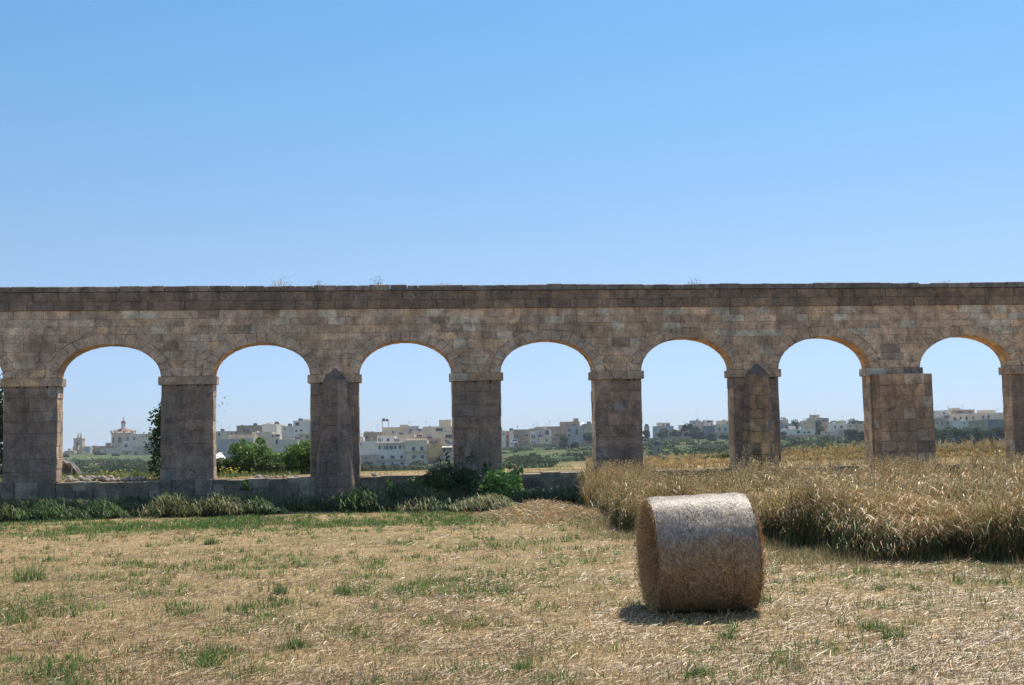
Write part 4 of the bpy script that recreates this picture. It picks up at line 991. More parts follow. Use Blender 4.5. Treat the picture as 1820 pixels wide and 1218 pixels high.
def building(lab, mat, x0, x1, yt, Z, wins=(), yb=None, depth=None, rot=0, parapet=True, extras=(), name='house', cat='house', group=None, base=None):
    xc = (x0 + x1) / 2; top = at(xc, yt, Z); k = Z / FPX; Wd = (x1 - x0) * k / math.cos(R(rot)); X = top.x
    zb = (tz(X, Z) - 1.0) if yb is None else at(xc, yb, Z).z
    if base is not None: zb = base
    zb = min(zb, top.z - 1.); H = top.z - zb; dp = depth or max(4., min(12., Wd * .8))
    t = thing(name, lab, cat, (X, Z, zb), R(rot), group); h = Wd / 2
    mb = MB(); pt_ = .22; pr = .45 if parapet and H > 3 else .0
    # shell with a sunk roof behind the parapet
    mb.face([(-h, 0, 0), (h, 0, 0), (h, 0, H), (-h, 0, H)]); mb.face([(h, 0, 0), (h, dp, 0), (h, dp, H), (h, 0, H)])
    mb.face([(h, dp, 0), (-h, dp, 0), (-h, dp, H), (h, dp, H)]); mb.face([(-h, dp, 0), (-h, 0, 0), (-h, 0, H), (-h, dp, H)])
    if pr:
        o_ = [(-h, 0), (h, 0), (h, dp), (-h, dp)]; i_ = [(-h + pt_, pt_), (h - pt_, pt_), (h - pt_, dp - pt_), (-h + pt_, dp - pt_)]
        for q in range(4):
            q2 = (q + 1) % 4; mb.face([(*o_[q], H), (*o_[q2], H), (*i_[q2], H), (*i_[q], H)]); mb.face([(*i_[q], H), (*i_[q2], H), (*i_[q2], H - pr), (*i_[q], H - pr)])
        mb.box(-h - .06, -.06, H - .62, h + .06, -.002, H - .46) if Wd > 4 else None
    wl = mb.build('wall', W[mat], t)
    mb = MB(); e = pt_ if pr else 0; zz = H - pr + (.01 if not pr else 0); mb.face([(-h + e, e, zz), (h - e, e, zz), (h - e, dp - e, zz), (-h + e, dp - e, zz)]); mb.build('roof', ROOF, t)
    for wdef in wins:
        ax, ay, bx, by = wdef[:4]; arch = len(wdef) > 4
        wx0, wx1 = (ax - xc) * k / math.cos(R(rot)), (bx - xc) * k / math.cos(R(rot)); wz1, wz0 = at(xc, ay, Z).z - zb, at(xc, by, Z).z - zb
        if wz0 < 0 or wz1 > H: continue
        mb = MB(); f = .10
        if not arch: mb.box(wx0 - f, -.07, wz1, wx1 + f, -.003, wz1 + f)
        mb.box(wx0 - f, -.14, wz0 - f, wx1 + f, -.003, wz0); mb.box(wx0 - f, -.07, wz0, wx0, -.003, wz1); mb.box(wx1, -.07, wz0, wx1 + f, -.003, wz1)
        fr = mb.build('window', FRM, t)
        mb = MB(); y_ = -.03
        if arch:
            r = (wx1 - wx0) / 2; cx = (wx0 + wx1) / 2; zc = wz1 - r
            pts = [(wx0, y_, wz0), (wx1, y_, wz0)] + [(cx + r * math.cos(a * math.pi / 8), y_, zc + r * math.sin(a * math.pi / 8)) for a in range(9)]
            mb.face(pts)
        else: mb.face([(wx0, y_, wz0), (wx1, y_, wz0), (wx1, y_, wz1), (wx0, y_, wz1)])
        mb.build('pane', GLASS, fr)
    if len(extras) < 2 and parapet and x1 - x0 > 7:
        extras = tuple(extras) + ((rs.choice(['tank', 'mast', 'mast']), rs.uniform(x0 + 2, x1 - 2), rs.uniform(1., 2.4)),)
        if rs.random() < .5: q_ = rs.uniform(x0 + 1, x1 - 4); extras += (('room', q_, q_ + rs.uniform(2, 3.5), yt - rs.uniform(.8, 2.)),)
    for ex in extras:
        kd, px = ex[0], ex[1]; lx = (px - xc) * k
        if kd == 'tank':
            mb = MB(); mb.lathe([(.001, H - pr), (.75, H - pr), (.8, H - pr + 1.1), (.6, H - pr + 1.35)], 10, lx, dp * .4); mb.build('water_tank', TANK, t)
        if kd == 'rack':
            mb = MB(); 
            for sx in (-1.1, 1.1):
                for sy in (1., 2.8): mb.box(lx + sx - .06, sy, H - pr, lx + sx + .06, sy + .12, H + 2.2)
            mb.box(lx - 1.3, .9, H + 2.2, lx + 1.3, 3., H + 2.32); mb.build('tank_stand', FRM, t)
            mb = MB(); mb.lathe([(.001, H + 2.33), (.55, H + 2.33), (.6, H + 3.1), (.4, H + 3.3)], 10, lx - .6, 1.9); mb.lathe([(.001, H + 2.33), (.5, H + 2.33), (.55, H + 2.9), (.3, H + 3.1)], 10, lx + .65, 1.9); mb.build('water_tank', TANK, t)
        if kd == 'mast':
            mb = MB(); mb.tube([(lx, dp * .3, H - pr), (lx, dp * .3, H + ex[2])], [.05, .03], 5); 
            for q in range(3): mb.box(lx - .6 + .1 * q, dp * .3 - .02, H + ex[2] * (.7 + .1 * q), lx + .6 - .1 * q, dp * .3 + .02, H + ex[2] * (.7 + .1 * q) + .04)
            mb.build('aerial', STEEL, t)
        if kd == 'room':
            x2 = (ex[2] - xc) * k; zt = at(xc, ex[3], Z).z - zb; mb = MB(); mb.box(lx, dp * .25, H - pr, x2, dp * .8, zt); mb.build('roof_room', W[ex[4] if len(ex) > 4 else mat], t)
        if kd == 'balcony':
            x2 = (ex[2] - xc) * k; z0_, z1_ = at(xc, ex[4], Z).z - zb, at(xc, ex[3], Z).z - zb; mb = MB(); mb.box(lx, -.9, z0_, x2, -.003, z0_ + .15); mb.box(lx, -.9, z0_ + .15, x2, -.78, z1_)
            mb.build('balcony', W['p'], t)
        if kd == 'awning':
            x2 = (ex[2] - xc) * k; z1_ = at(xc, ex[3], Z).z - zb; mb = MB(); mb.face([(lx, -.01, z1_), (x2, -.01, z1_), (x2, -1.6, z1_ - .6), (lx, -1.6, z1_ - .6)]); mb.build('awning', W['w'], t)
    return t
TG = None
# --- seen through the first full arch: church and its neighbours
ZC = 650
ch = thing('church', 'domed stone church with a red dome and lantern, seen through the left arch', 'church', (gx(219, ZC), ZC, at(219, 812, ZC).z))
kk = ZC / FPX; zb = ch.location.z
def cz(py): return at(219, py, ZC).z - zb
r = 20 * kk; mb = MB(); mb.lathe([(r, 0), (r, cz(772)), (r * 1.07, cz(771.5)), (r * 1.07, cz(769)), (r * .95, cz(768.5)), (r * .82, cz(768))], 8, 0, 0, a0=math.pi / 8); drum = mb.build('drum', W['t'], ch)
for ang in range(8):
    a = math.pi / 4 * ang - math.pi / 2; ca, sa = math.cos(a), math.sin(a); rr = r * math.cos(math.pi / 8) + .05; hw = 3.0 * kk
    mb = MB(); pts = []
    for u, v in [(-hw, cz(787)), (hw, cz(787))] + [(hw * math.cos(q * math.pi / 6), cz(779.5) + hw * math.sin(q * math.pi / 6)) for q in range(7)]:
        pts.append((ca * rr - sa * u, sa * rr + ca * u, v))
    mb.face(pts); mb.build('pane', GLASS, drum)
mb = MB(); mb.lathe([(13.6 * kk, cz(770.5)), (12.8 * kk, cz(768)), (10.8 * kk, cz(765)), (7.6 * kk, cz(763)), (5. * kk, cz(762.2))], 24); dome = mb.build('dome', W['k'], ch, True)
for q in range(8):
    mb = MB(); a = math.pi / 4 * q + .2; mb.tube([(rd * 1.02 * kk * math.cos(a), rd * 1.02 * kk * math.sin(a), cz(py)) for rd, py in ((13.6, 770.5), (12.8, 768), (10.8, 765), (7.6, 763))], [.28] * 4, 4); mb.build('rib', W['p'], dome)
for q in range(8):
    a = math.pi / 4 * q + math.pi / 8; mb = MB(); mb.lathe([(.7, cz(768.6)), (.7, cz(766.5)), (.35, cz(765.5)), (.1, cz(763.6))], 8, r * math.cos(a), r * math.sin(a)); mb.build('pinnacle', W['t'], ch)
mb = MB(); mb.lathe([(4.6 * kk, cz(762.6)), (4.6 * kk, cz(761)), (3.6 * kk, cz(760.5)), (3.6 * kk, cz(754)), (4.5 * kk, cz(753.5)), (4.5 * kk, cz(752.5))], 12); lan = mb.build('lantern', W['p'], ch)
mb = MB(); mb.lathe([(4.2 * kk, cz(752.6)), (3.9 * kk, cz(750.5)), (2.6 * kk, cz(748.4)), (.7 * kk, cz(747.4)), (.5 * kk, cz(746.2))], 14); mb.build('cap', W['k'], lan, True)
mb = MB(); mb.tube([(0, 0, cz(746.5)), (0, 0, cz(741))], [.16, .1], 5); mb.box(-.7, -.08, cz(743.2), .7, .08, cz(742.6)); mb.build('cross', TANK, lan)
bt = thing('bell_tower', 'small stone bell tower with twin pinnacles left of the red dome', 'tower', (gx(141, ZC), ZC, at(141, 812, ZC).z))
mb = MB(); w_ = 7.6 * kk; mb.box(-w_ * 1.15, -w_, 0, w_ * 1.15, w_, cz(799)); mb.box(-w_, -w_ * .9, cz(799), -w_ * .42, w_ * .9, cz(781)); mb.box(w_ * .30, -w_ * .9, cz(799), w_, w_ * .9, cz(781)); mb.box(-w_ * .42, -w_ * .9, cz(786), w_ * .30, w_ * .9, cz(781)); mb.box(-w_ * 1.1, -w_, cz(781), w_ * 1.1, w_, cz(779)); mb.build('wall', W['t'], bt)
for q in (139 - 141, 143.6 - 141):
    mb = MB(); mb.lathe([(2.2 * kk, cz(779)), (2. * kk, cz(776.5)), (1.2 * kk, cz(775)), (1.4 * kk, cz(773)), (.4 * kk, cz(770)), (.1 * kk, cz(768))], 8, q * kk, 0); mb.build('pinnacle', W['t'], bt)
for q in (-1, 1):
    mb = MB(); mb.lathe([(2.4 * kk, cz(800)), (2.2 * kk, cz(795)), (.9 * kk, cz(792))], 10, q * w_ * 1.25, 0); mb.build('volute', W['c'], bt)
mb = MB(); mb.lathe([(.001, cz(790)), (1.4 * kk, cz(791)), (.9 * kk, cz(788.5)), (.3 * kk, cz(787.6))], 10, -.1 * w_, 0); mb.build('bell', TANK, bt)
B = building
B('tiny pale house at the far left of the church skyline', 'p', 108, 117, 809, 640, ((110, 811, 112, 814),))
B('low brown stone house with a little roof turret, left of the bell tower', 't', 114, 131.5, 801.5, 640, ((117, 806, 120, 809), (125, 806, 127, 810)), extras=(('room', 119, 122.5, 797.5),))
B('rough brown terrace house below the bell tower', 'b', 128, 153, 806, 625, ((134, 808, 137, 811), (143, 809, 145, 812)))
B('dark narrow house right of the bell tower', 'g', 151, 160, 793.5, 640)
B('long plain brown stone building left of the dome', 'b', 159, 199.5, 793, 645, ((165, 799, 167, 802), (190, 799, 192, 802)), extras=(('room', 184.6, 190, 787.5, 'b'),))
B('long pale plastered house below the dome', 'p', 179, 222, 797, 620, ((186, 800, 188, 803),))
B('big pale plastered house right of the dome', 'p', 229, 270, 771.5, 610, ((237, 777, 240.5, 782),), extras=(('tank', 262),))
B('small white two storey house in front of the dome', 'w', 219, 229.5, 784, 612, ((221, 790, 227, 795),))
B('brown shed with a rounded roof under the white house', 'b', 217, 234, 801, 600, ((224, 804, 228, 810),), parapet=False)
B('rough brown stone house at the right of the church arch', 't', 235, 259, 793, 590, ((240, 803, 244, 812),))
B('taller brown stone house behind the climbing tree', 'b', 257, 296, 788, 590)
# --- second arch
Z2 = 430
B('low cream house with small square windows at the left of the second arch', 'c', 382, 417, 766.5, 450, ((388, 769.5, 391, 774.5), (404.5, 771, 406, 774), (411, 770, 413.5, 773.5)), extras=(('tank', 393),))
B('wide grey blank wall of a warehouse in the second arch', 'g', 386, 450, 780.5, 410, (), yb=822, extras=(), name='warehouse', cat='warehouse')
B('long ochre upper floor behind the grey warehouse', 't', 405, 452, 772.5, 418)
B('wide brown house with an arched window and flat roof', 'b', 421, 470, 756.2, 450, ((432, 762.5, 437, 768, 1), (439, 763, 442, 768), (453, 762, 456, 765)), rot=4)
B('pale plastered block in the middle of the second arch', 'p', 448, 483, 768, 425, ((455, 770.5, 459, 772),))
B('tall pale cubic house right of the wide brown one', 'w', 465, 492, 754, 435, (), extras=(('room', 470, 479, 751.5), ('tank', 489)), rot=-12)
B('ochre stair house with slanted dark window', 'c', 489, 505, 756, 440, ((499, 761, 502, 764),), extras=(('room', 489, 497, 752.6, 't'),))
B('cream lower house with a row of windows and an arch', 'c', 482, 497, 772, 400, ((483.5, 773, 486, 777), (489, 772.8, 497, 776), (490, 781, 494, 789, 1)))
B('cubic white house with a small window near the tall one', 'w', 500, 521, 757.5, 428, ((505, 760, 507, 764), (499, 773, 508, 776)), extras=(('awning', 502, 509, 773), ('tank', 514)))
B('plain pale garden house with long wall in front of the bushes', 'p', 494.6, 529, 781, 395, (), extras=(('mast', 516, 2.),))
B('tallest white house with stacked windows at the right of the second arch', 'w', 521, 558, 747.8, 425, ((525.3, 750.8, 531.6, 756.5), (525, 764, 528, 767.4), (532.7, 763.8, 537.5, 766.5)), extras=(('tank', 531), ('room', 536, 549, 744.6)), rot=-4)
B('small tan house low beside the first buttress', 't', 528, 556, 771, 400, ((543, 775, 549, 778), (532, 774, 536, 776)))
# --- third arch
B('low pale house at the left edge of the villa arch', 'w', 636, 671.5, 784.5, 400, ((640, 788, 642, 791),))
B('brown stone lower wall house under the low pale one', 'r', 638, 669, 808.5, 392, ((648, 812, 652, 816),))
B('brown flat roofed row behind the low pale house', 'b', 646, 680, 768.3, 425, ((650, 775, 655, 780),), extras=(('room', 647, 655, 766.3, 'w'), ('room', 657, 665, 766.5, 'w'), ('mast', 670, 3)))
B('tiny white house at the far left of the villa arch', 'w', 638, 646, 777, 410)
B('long upper house with a tank stand on its roof', 'c', 679, 733, 759.3, 430, ((697.5, 766.5, 700.2, 770), (680, 768, 682, 771)), extras=(('rack', 684), ('room', 709.5, 725, 755, 'p')))
B('grey cube house on the skyline right of the long upper house', 'g', 725, 743.5, 757.5, 428, ((728, 763, 732, 767),))
B('wide low cream terrace house with a shaded porch', 'p', 733, 770, 766.3, 425, ((741, 773.5, 750, 776),), extras=(('tank', 746), ('awning', 751, 758, 772)))
B('grey terrace house with long balustrade above the villa', 'p', 670, 736, 773.2, 412, (), depth=8)
B('upper storey of the white villa with one arched window', 'w', 670, 701.5, 776.2, 402, ((672.4, 779.5, 673.8, 784.5), (675.3, 779.5, 676.7, 784.5), (679, 779, 680.2, 783), (687.2, 778.5, 692, 784.2, 1)), depth=6)
B('low porch house with a dark opening beside the villa top', 'p', 700, 724, 779, 402, ((700.5, 780.5, 710, 784),), depth=6)
B('left wing of the white villa with a row of arched windows', 'w', 668.7, 720.4, 785.5, 396, tuple((625 + a / 8.7, 720 + b / 8.7, 625 + c / 8.7, 720 + d / 8.7, 1) for a, b, c, d in ((415, 628, 450, 678), (498, 632, 512, 680), (526, 628, 572, 684), (590, 628, 636, 684), (658, 628, 690, 678), (730, 628, 766, 676), (794, 632, 806, 676))) + tuple((625 + a / 8.7, 720 + 785 / 8.7, 625 + c / 8.7, 720 + 830 / 8.7) for a, c in ((455, 500), (600, 660), (747, 790))) + tuple((625 + a / 8.7, 720 + 890 / 8.7, 625 + c / 8.7, 720 + 920 / 8.7) for a, c in ((470, 510), (612, 648), (752, 800))), extras=(('balcony', 671, 719, 815.5, 818.5), ('balcony', 669, 720, 787, 789)), name='villa', cat='villa')
B('right wing of the white villa with castellated parapet and square windows', 'c', 720.4, 759.6, 782.5, 395, tuple((625 + a / 8.7, 720 + b / 8.7, 625 + c / 8.7, 720 + d / 8.7) for a, b, c, d in ((930, 650, 980, 702), (1060, 648, 1105, 700), (938, 780, 985, 826), (1070, 780, 1114, 826))), extras=(('balcony', 721, 759, 801.5, 802.8),) + tuple(('room', 722 + 4 * q, 724 + 4 * q, 779.8) for q in range(9)), name='villa', cat='villa')
B('brown house glimpsed between the villa wing and the tall cream block', 't', 736, 766, 776.5, 415, ((741, 779, 747, 781),))
B('tallest cream block with wide dark windows at the right of the villa arch', 'c', 766, 822, 757.8, 410, ((774.5, 760.5, 786.5, 766), (791.5, 773, 805, 779), (790, 766, 792, 767.5)), extras=(('room', 778.5, 800, 746, 'c'), ('tank', 785)), rot=-5)
B('plain cream house behind the tallest cream block', 'p', 751, 768, 758.5, 418)
B('orange plastered house right of the villa', 'o', 760, 784, 788.5, 394, (), yb=813.5, depth=5)
B('house with blue grey shutters and white porch beside the bare shrub', 'p', 783, 815, 786.5, 396, ((787, 796, 792, 803), (797, 795, 803, 802), (795, 786.9, 803, 789)), extras=(('awning', 786, 806, 792),))
B('low terrace house with long dark balcony above the orange house', 'b', 759, 784, 779.5, 402, ((761, 784.5, 764, 788.), (772, 784, 778, 787)))
# --- fourth arch
Z4 = 450
B('narrow white house at the left edge of the valley arch', 'w', 886, 899, 765.5, Z4, ((894, 770, 896, 773),))
B('narrow orange balcony house in the valley arch', 'o', 899, 904.5, 766, Z4 + 2, ((900.2, 774, 903, 778), (900, 786, 903, 789)))
B('tall white gabled wall right of the orange house', 'w', 904.5, 913, 765.5, Z4, ())
B('long brown stone row house with small windows', 'b', 913, 942, 763.5, Z4 + 3, ((918, 773.5, 921, 777), (932, 773, 934, 776), (934.6, 773, 936.5, 776), (937, 773, 938.6, 776), (930, 785, 938, 788)), extras=(('mast', 920, 1.5),))
B('ornate pale house front with two tall windows', 'w', 941.6, 953, 767, Z4 - 4, ((944.2, 773, 946.4, 779.5), (948.5, 773, 950.5, 779.5), (944.2, 785, 946, 789), (949, 785, 951, 789)))
B('brown house behind the ornate pale front', 'b', 940, 966, 762, Z4 + 14)
B('grey white house with narrow windows right of the ornate front', 'g', 953, 966, 764.5, Z4 + 5, ((958.5, 769, 960.5, 774), (955, 772, 956.5, 776)))
B('white walled ruin with tall piers', 'w', 965, 980, 763.5, Z4 + 6, ((969, 765, 975, 773),))
B('low pale stone ruin by the green valley edge', 'p', 959, 980, 776.5, Z4 - 8, ((970, 781, 973, 785),))
B('small rosy stone garden house', 'r', 979, 997, 775, Z4 - 6, ((983, 779, 984.5, 783),))
B('thin cream house on the skyline of the valley arch', 'c', 951, 973.5, 758.6, Z4 + 22, ((958, 760, 960, 762),))
B('long brown farmhouse wall left of the big fort-like house', 'b', 973, 1012, 758, Z4 + 12, ((980, 763, 982, 766),), extras=(('mast', 977, 2.5),))
B('big dark fort-like house with a square tower on its roof', 'b', 995.5, 1030, 749.6, Z4 + 16, ((1003, 760, 1005, 763),), extras=(('room', 1019.7, 1028.5, 743.8, 'b'), ('mast', 995.8, 1.5)))
B('grey house with a porch and arched door below the square tower', 'g', 1007.6, 1034.7, 757, Z4, ((1009, 762.5, 1015, 767), (1022.5, 763, 1027, 773), (1009, 771, 1013.5, 775.6, 1)))
B('wide tan stone block at the right of the valley arch', 't', 1034.5, 1066, 753.3, Z4 + 3, (), extras=(('awning', 1033, 1038, 751),), rot=-8)
# --- fifth arch
Z5 = 520
B('orange and cream box house on the ridge', 'c', 1169, 1191, 751.3, Z5, ((1178, 753, 1180, 757),), extras=())
B('low grey house under the orange box house', 'g', 1163, 1197, 757.5, Z5 - 5)
B('tiny brown house at the left of the ridge', 'r', 1146.5, 1154, 757.5, Z5)
B('small white house half way along the ridge', 'w', 1208, 1230, 755.3, Z5 + 10, ((1213, 758, 1215, 760),))
B('pale grey church-like house with a little spire', 'g', 1227.5, 1245, 747.4, Z5 + 20, ((1233, 751, 1235, 754),), extras=(('mast', 1240, 5.5), ('room', 1239, 1242, 744.5)))
B('small rosy house behind the dark tree', 'r', 1246, 1256, 750.5, Z5 + 10)
B('white cube house with brown top floor', 'w', 1254.7, 1268, 747.2, Z5 + 5, ((1257, 748.8, 1266, 751), (1263.5, 753, 1265.5, 756.4)))
B('dark stone barn below the white cube house', 'd', 1250.6, 1270, 757, Z5 - 10)
B('pale house with two arched windows near the pointed buttress', 'p', 1269.5, 1306, 754.6, Z5 - 5, ((1276.5, 760, 1281, 765.5, 1), (1286.5, 760, 1291.5, 765.5, 1)), extras=(('balcony', 1270, 1300, 767.2, 769.5),))
B('cream house on the skyline left of the pointed buttress', 'c', 1276, 1300, 747.8, Z5 + 12, ((1291, 750.5, 1293, 753.5),), extras=(('room', 1286, 1291, 745.8),))
# --- sixth arch
Z6 = 460
B('slate grey house with a tan roof room at the left of the sixth arch', 'd', 1378, 1408.5, 753.5, Z6 + 8, ((1395, 755, 1399, 761),), extras=(('room', 1392, 1402.5, 746, 't'),))
B('long low white farmhouse in the sixth arch', 'w', 1384, 1447.5, 762.6, Z6, ((1416, 766, 1421, 770.5), (1427, 768, 1431.5, 770.5), (1435, 767.5, 1440, 770.5)), extras=(('room', 1409, 1417, 757),))
B('pale broken house behind the long white farmhouse', 'p', 1427, 1440, 748, Z6 + 20, ((1430, 751, 1432, 754), (1434, 750, 1436, 754)))
B('narrow brown stone tower above the white farmhouse', 't', 1437.5, 1449, 743, Z6 + 15, ((1441, 750, 1443, 752),), name='tower_house', cat='house')
B('pale cube on the very top of the hill', 'c', 1442.5, 1456, 737.3, Z6 + 40, ((1446, 739, 1448, 741),))
B('rosy house with a dark veranda near the hill top', 'r', 1455.6, 1473, 743, Z6 + 30, ((1460, 745.5, 1471, 748.5),))
B('brown stone house on the slope of the sixth arch', 'b', 1461, 1478, 753, Z6 + 12, ((1466, 757, 1469, 760),))
B('small low grey house with two windows on the slope', 'p', 1463, 1480, 766.5, Z6 - 4, ((1467, 768, 1469, 770), (1472, 767.5, 1474.5, 770)))
B('bright white house with two dark windows in the sixth arch', 'w', 1477, 1504.5, 752.2, Z6 + 5, ((1483, 757, 1485.5, 761), (1493, 757, 1497.5, 761)))
B('small tan rooftop house behind the bright white one', 't', 1492, 1504, 748, Z6 + 18)
B('long tan house at the right of the sixth arch', 't', 1504, 1545, 753.4, Z6 + 12, ((1510, 756, 1512, 758.5), (1520, 756, 1523, 758.5)))
B('low rosy house with a dark gate beside the bright white one', 'r', 1496, 1508, 763.5, Z6, ((1499, 765, 1503, 769.5),))
# --- seventh arch
Z7 = 380
B('blue grey hut at the left of the last full arch', 'g', 1650, 1661, 735, Z7 + 30, ())
B('large white house left half in the last full arch', 'w', 1662.5, 1691, 729.8, Z7 + 3, ((1676, 732.5, 1679.2, 735.6),), extras=())
B('rosy top storey house with a row of dark windows', 'r', 1684, 1732, 728.4, Z7 + 8, ((1689, 731.5, 1692.5, 735), (1698.8, 731.5, 1702.5, 735), (1709.5, 731.5, 1712, 734.6), (1721.5, 731.3, 1727, 734.8)), extras=(('room', 1697, 1710.5, 724.8, 'c'),))
B('tan middle storey house with four windows', 'c', 1690, 1734.6, 735.2, Z7, ((1694.5, 741.5, 1698.5, 747), (1706, 741, 1708.5, 745), (1716, 741, 1719, 747), (1728, 741, 1730.5, 745)))
B('pale curved terrace house above the grove', 'w', 1692.6, 1727, 747.5, Z7 - 6, ((1712.6, 751.5, 1714, 754),), depth=5)
B('tan lower house with small windows left of the curved terrace', 't', 1660, 1693, 743.5, Z7 - 3, ((1664.5, 750, 1666.5, 753.5), (1672, 751, 1675, 755), (1682.5, 750, 1684.5, 755)))
B('cream house with two tall dark windows at the right of the last full arch', 'c', 1734, 1800, 733.8, Z7 + 4, ((1745.8, 738.5, 1748.4, 744.5), (1755, 738, 1757.8, 744)), extras=(('room', 1753, 1775, 728.4, 'c'),))
B('low brown house half hidden by the right grove', 'b', 1726, 1756, 747.5, Z7 - 8, ((1733, 752, 1736, 755),))
B('dark stone barn at the right of the last full arch', 'd', 1755, 1800, 745.5, Z7 - 5, ((1777, 748, 1780, 752),))
# stone hut and van in the valley
B('small square grey stone hut standing alone in the terraced fields', 'b', 1163, 1177, 791.2, 250, ((1168, 797, 1171, 803),), name='field_hut', cat='hut', depth=3)
vz = 440; vp = at(913.5, 790, vz); van = thing('parked_van', 'white van parked in front of the row houses in the valley arch', 'van', (vp.x, vz, max(vp.z, tz(vp.x, vz))), R(4))
kz = vz / FPX; L_ = 12.5 * kz; mb = MB(); hh = 2.0
pf = [(-L_ / 2, .35), (L_ / 2, .35), (L_ / 2, hh), (-L_ / 2 + 1.0, hh), (-L_ / 2 + .35, 1.25), (-L_ / 2, 1.1)]
mb.face([(x, -.9, z) for x, z in pf]); mb.face([(x, .9, z) for x, z in pf[::-1]])
for q in range(6): a, b = pf[q], pf[(q + 1) % 6]; mb.face([(a[0], -.9, a[1]), (a[0], .9, a[1]), (b[0], .9, b[1]), (b[0], -.9, b[1])])
mb.build('body', plain_mat('white_paint', (.75, .77, .8), .4, .05), van)
mb = MB()
for a, b in ((-L_ / 2 + .75, -L_ / 2 + 1.35), (-L_ / 2 + 1.45, L_ / 2 - .2)): mb.box(a, -.92, 1.2, b, -.902, 1.75)
mb.build('window', GLASS, van)
for a in (-L_ / 2 + .6, L_ / 2 - .6):
    mb = MB(); n0 = len(mb.v); mb.tube([(a, -.93, .35), (a, -.70, .35)], [.34, .34], 14); mb.face([(a + .34 * math.cos(t * math.pi / 7), -.93, .35 + .34 * math.sin(t * math.pi / 7)) for t in range(14)]); mb.build('wheel', TANK, van)
# rubble field walls on the terraces
for i, (x0, x1, y0, y1, Zd, lab) in enumerate(((888, 1056, 791, 788, 436, 'pale rubble wall below the row houses in the valley arch'), (1142, 1230, 773.5, 773, 480, 'grey field wall along the top terrace of the fifth arch'), (1270, 1300, 768.5, 768, 500, 'rubble wall below the arched window house'), (1386, 1545, 773, 774, 440, 'long rubble wall crossing the slope in the sixth arch'), (1145, 1215, 762, 760, 505, 'dark wall on the ridge in the fifth arch'), (958, 1000, 788, 786, 430, 'rubble wall under the pale ruin'), (1230, 1300, 787, 786.5, 330, 'short pale terrace wall in the fifth arch'), (1030, 1056, 786, 784, 420, 'brown rubble wall under the tan block'))):
    mb = MB(); K = 24; X0, X1 = gx(x0, Zd), gx(x1, Zd); prev = None; L_ = X1 - X0
    xm = (X0 + X1) / 2; zm_ = tz(xm, Zd)
    for q in range(K):
        a, b = X0 + L_ * q / K, X0 + L_ * (q + 1) / K; za = at(x0 + (x1 - x0) * (q + .5) / K, y0 + (y1 - y0) * (q + .5) / K, Zd).z; g_ = tz(a, Zd); za = min(max(za, g_ + .4), g_ + 1.15); zb_ = g_ - .4
        mb.box(a - xm + .01, -.2 + .05 * math.sin(q), zb_ - zm_, b - xm - .01, .25, za - zm_ + rs.uniform(-.12, .12), (.34, .30, .25))
    o = mb.build('field_wall', W['b']); o.location = (xm, Zd, zm_); tag(o, lab, 'wall')

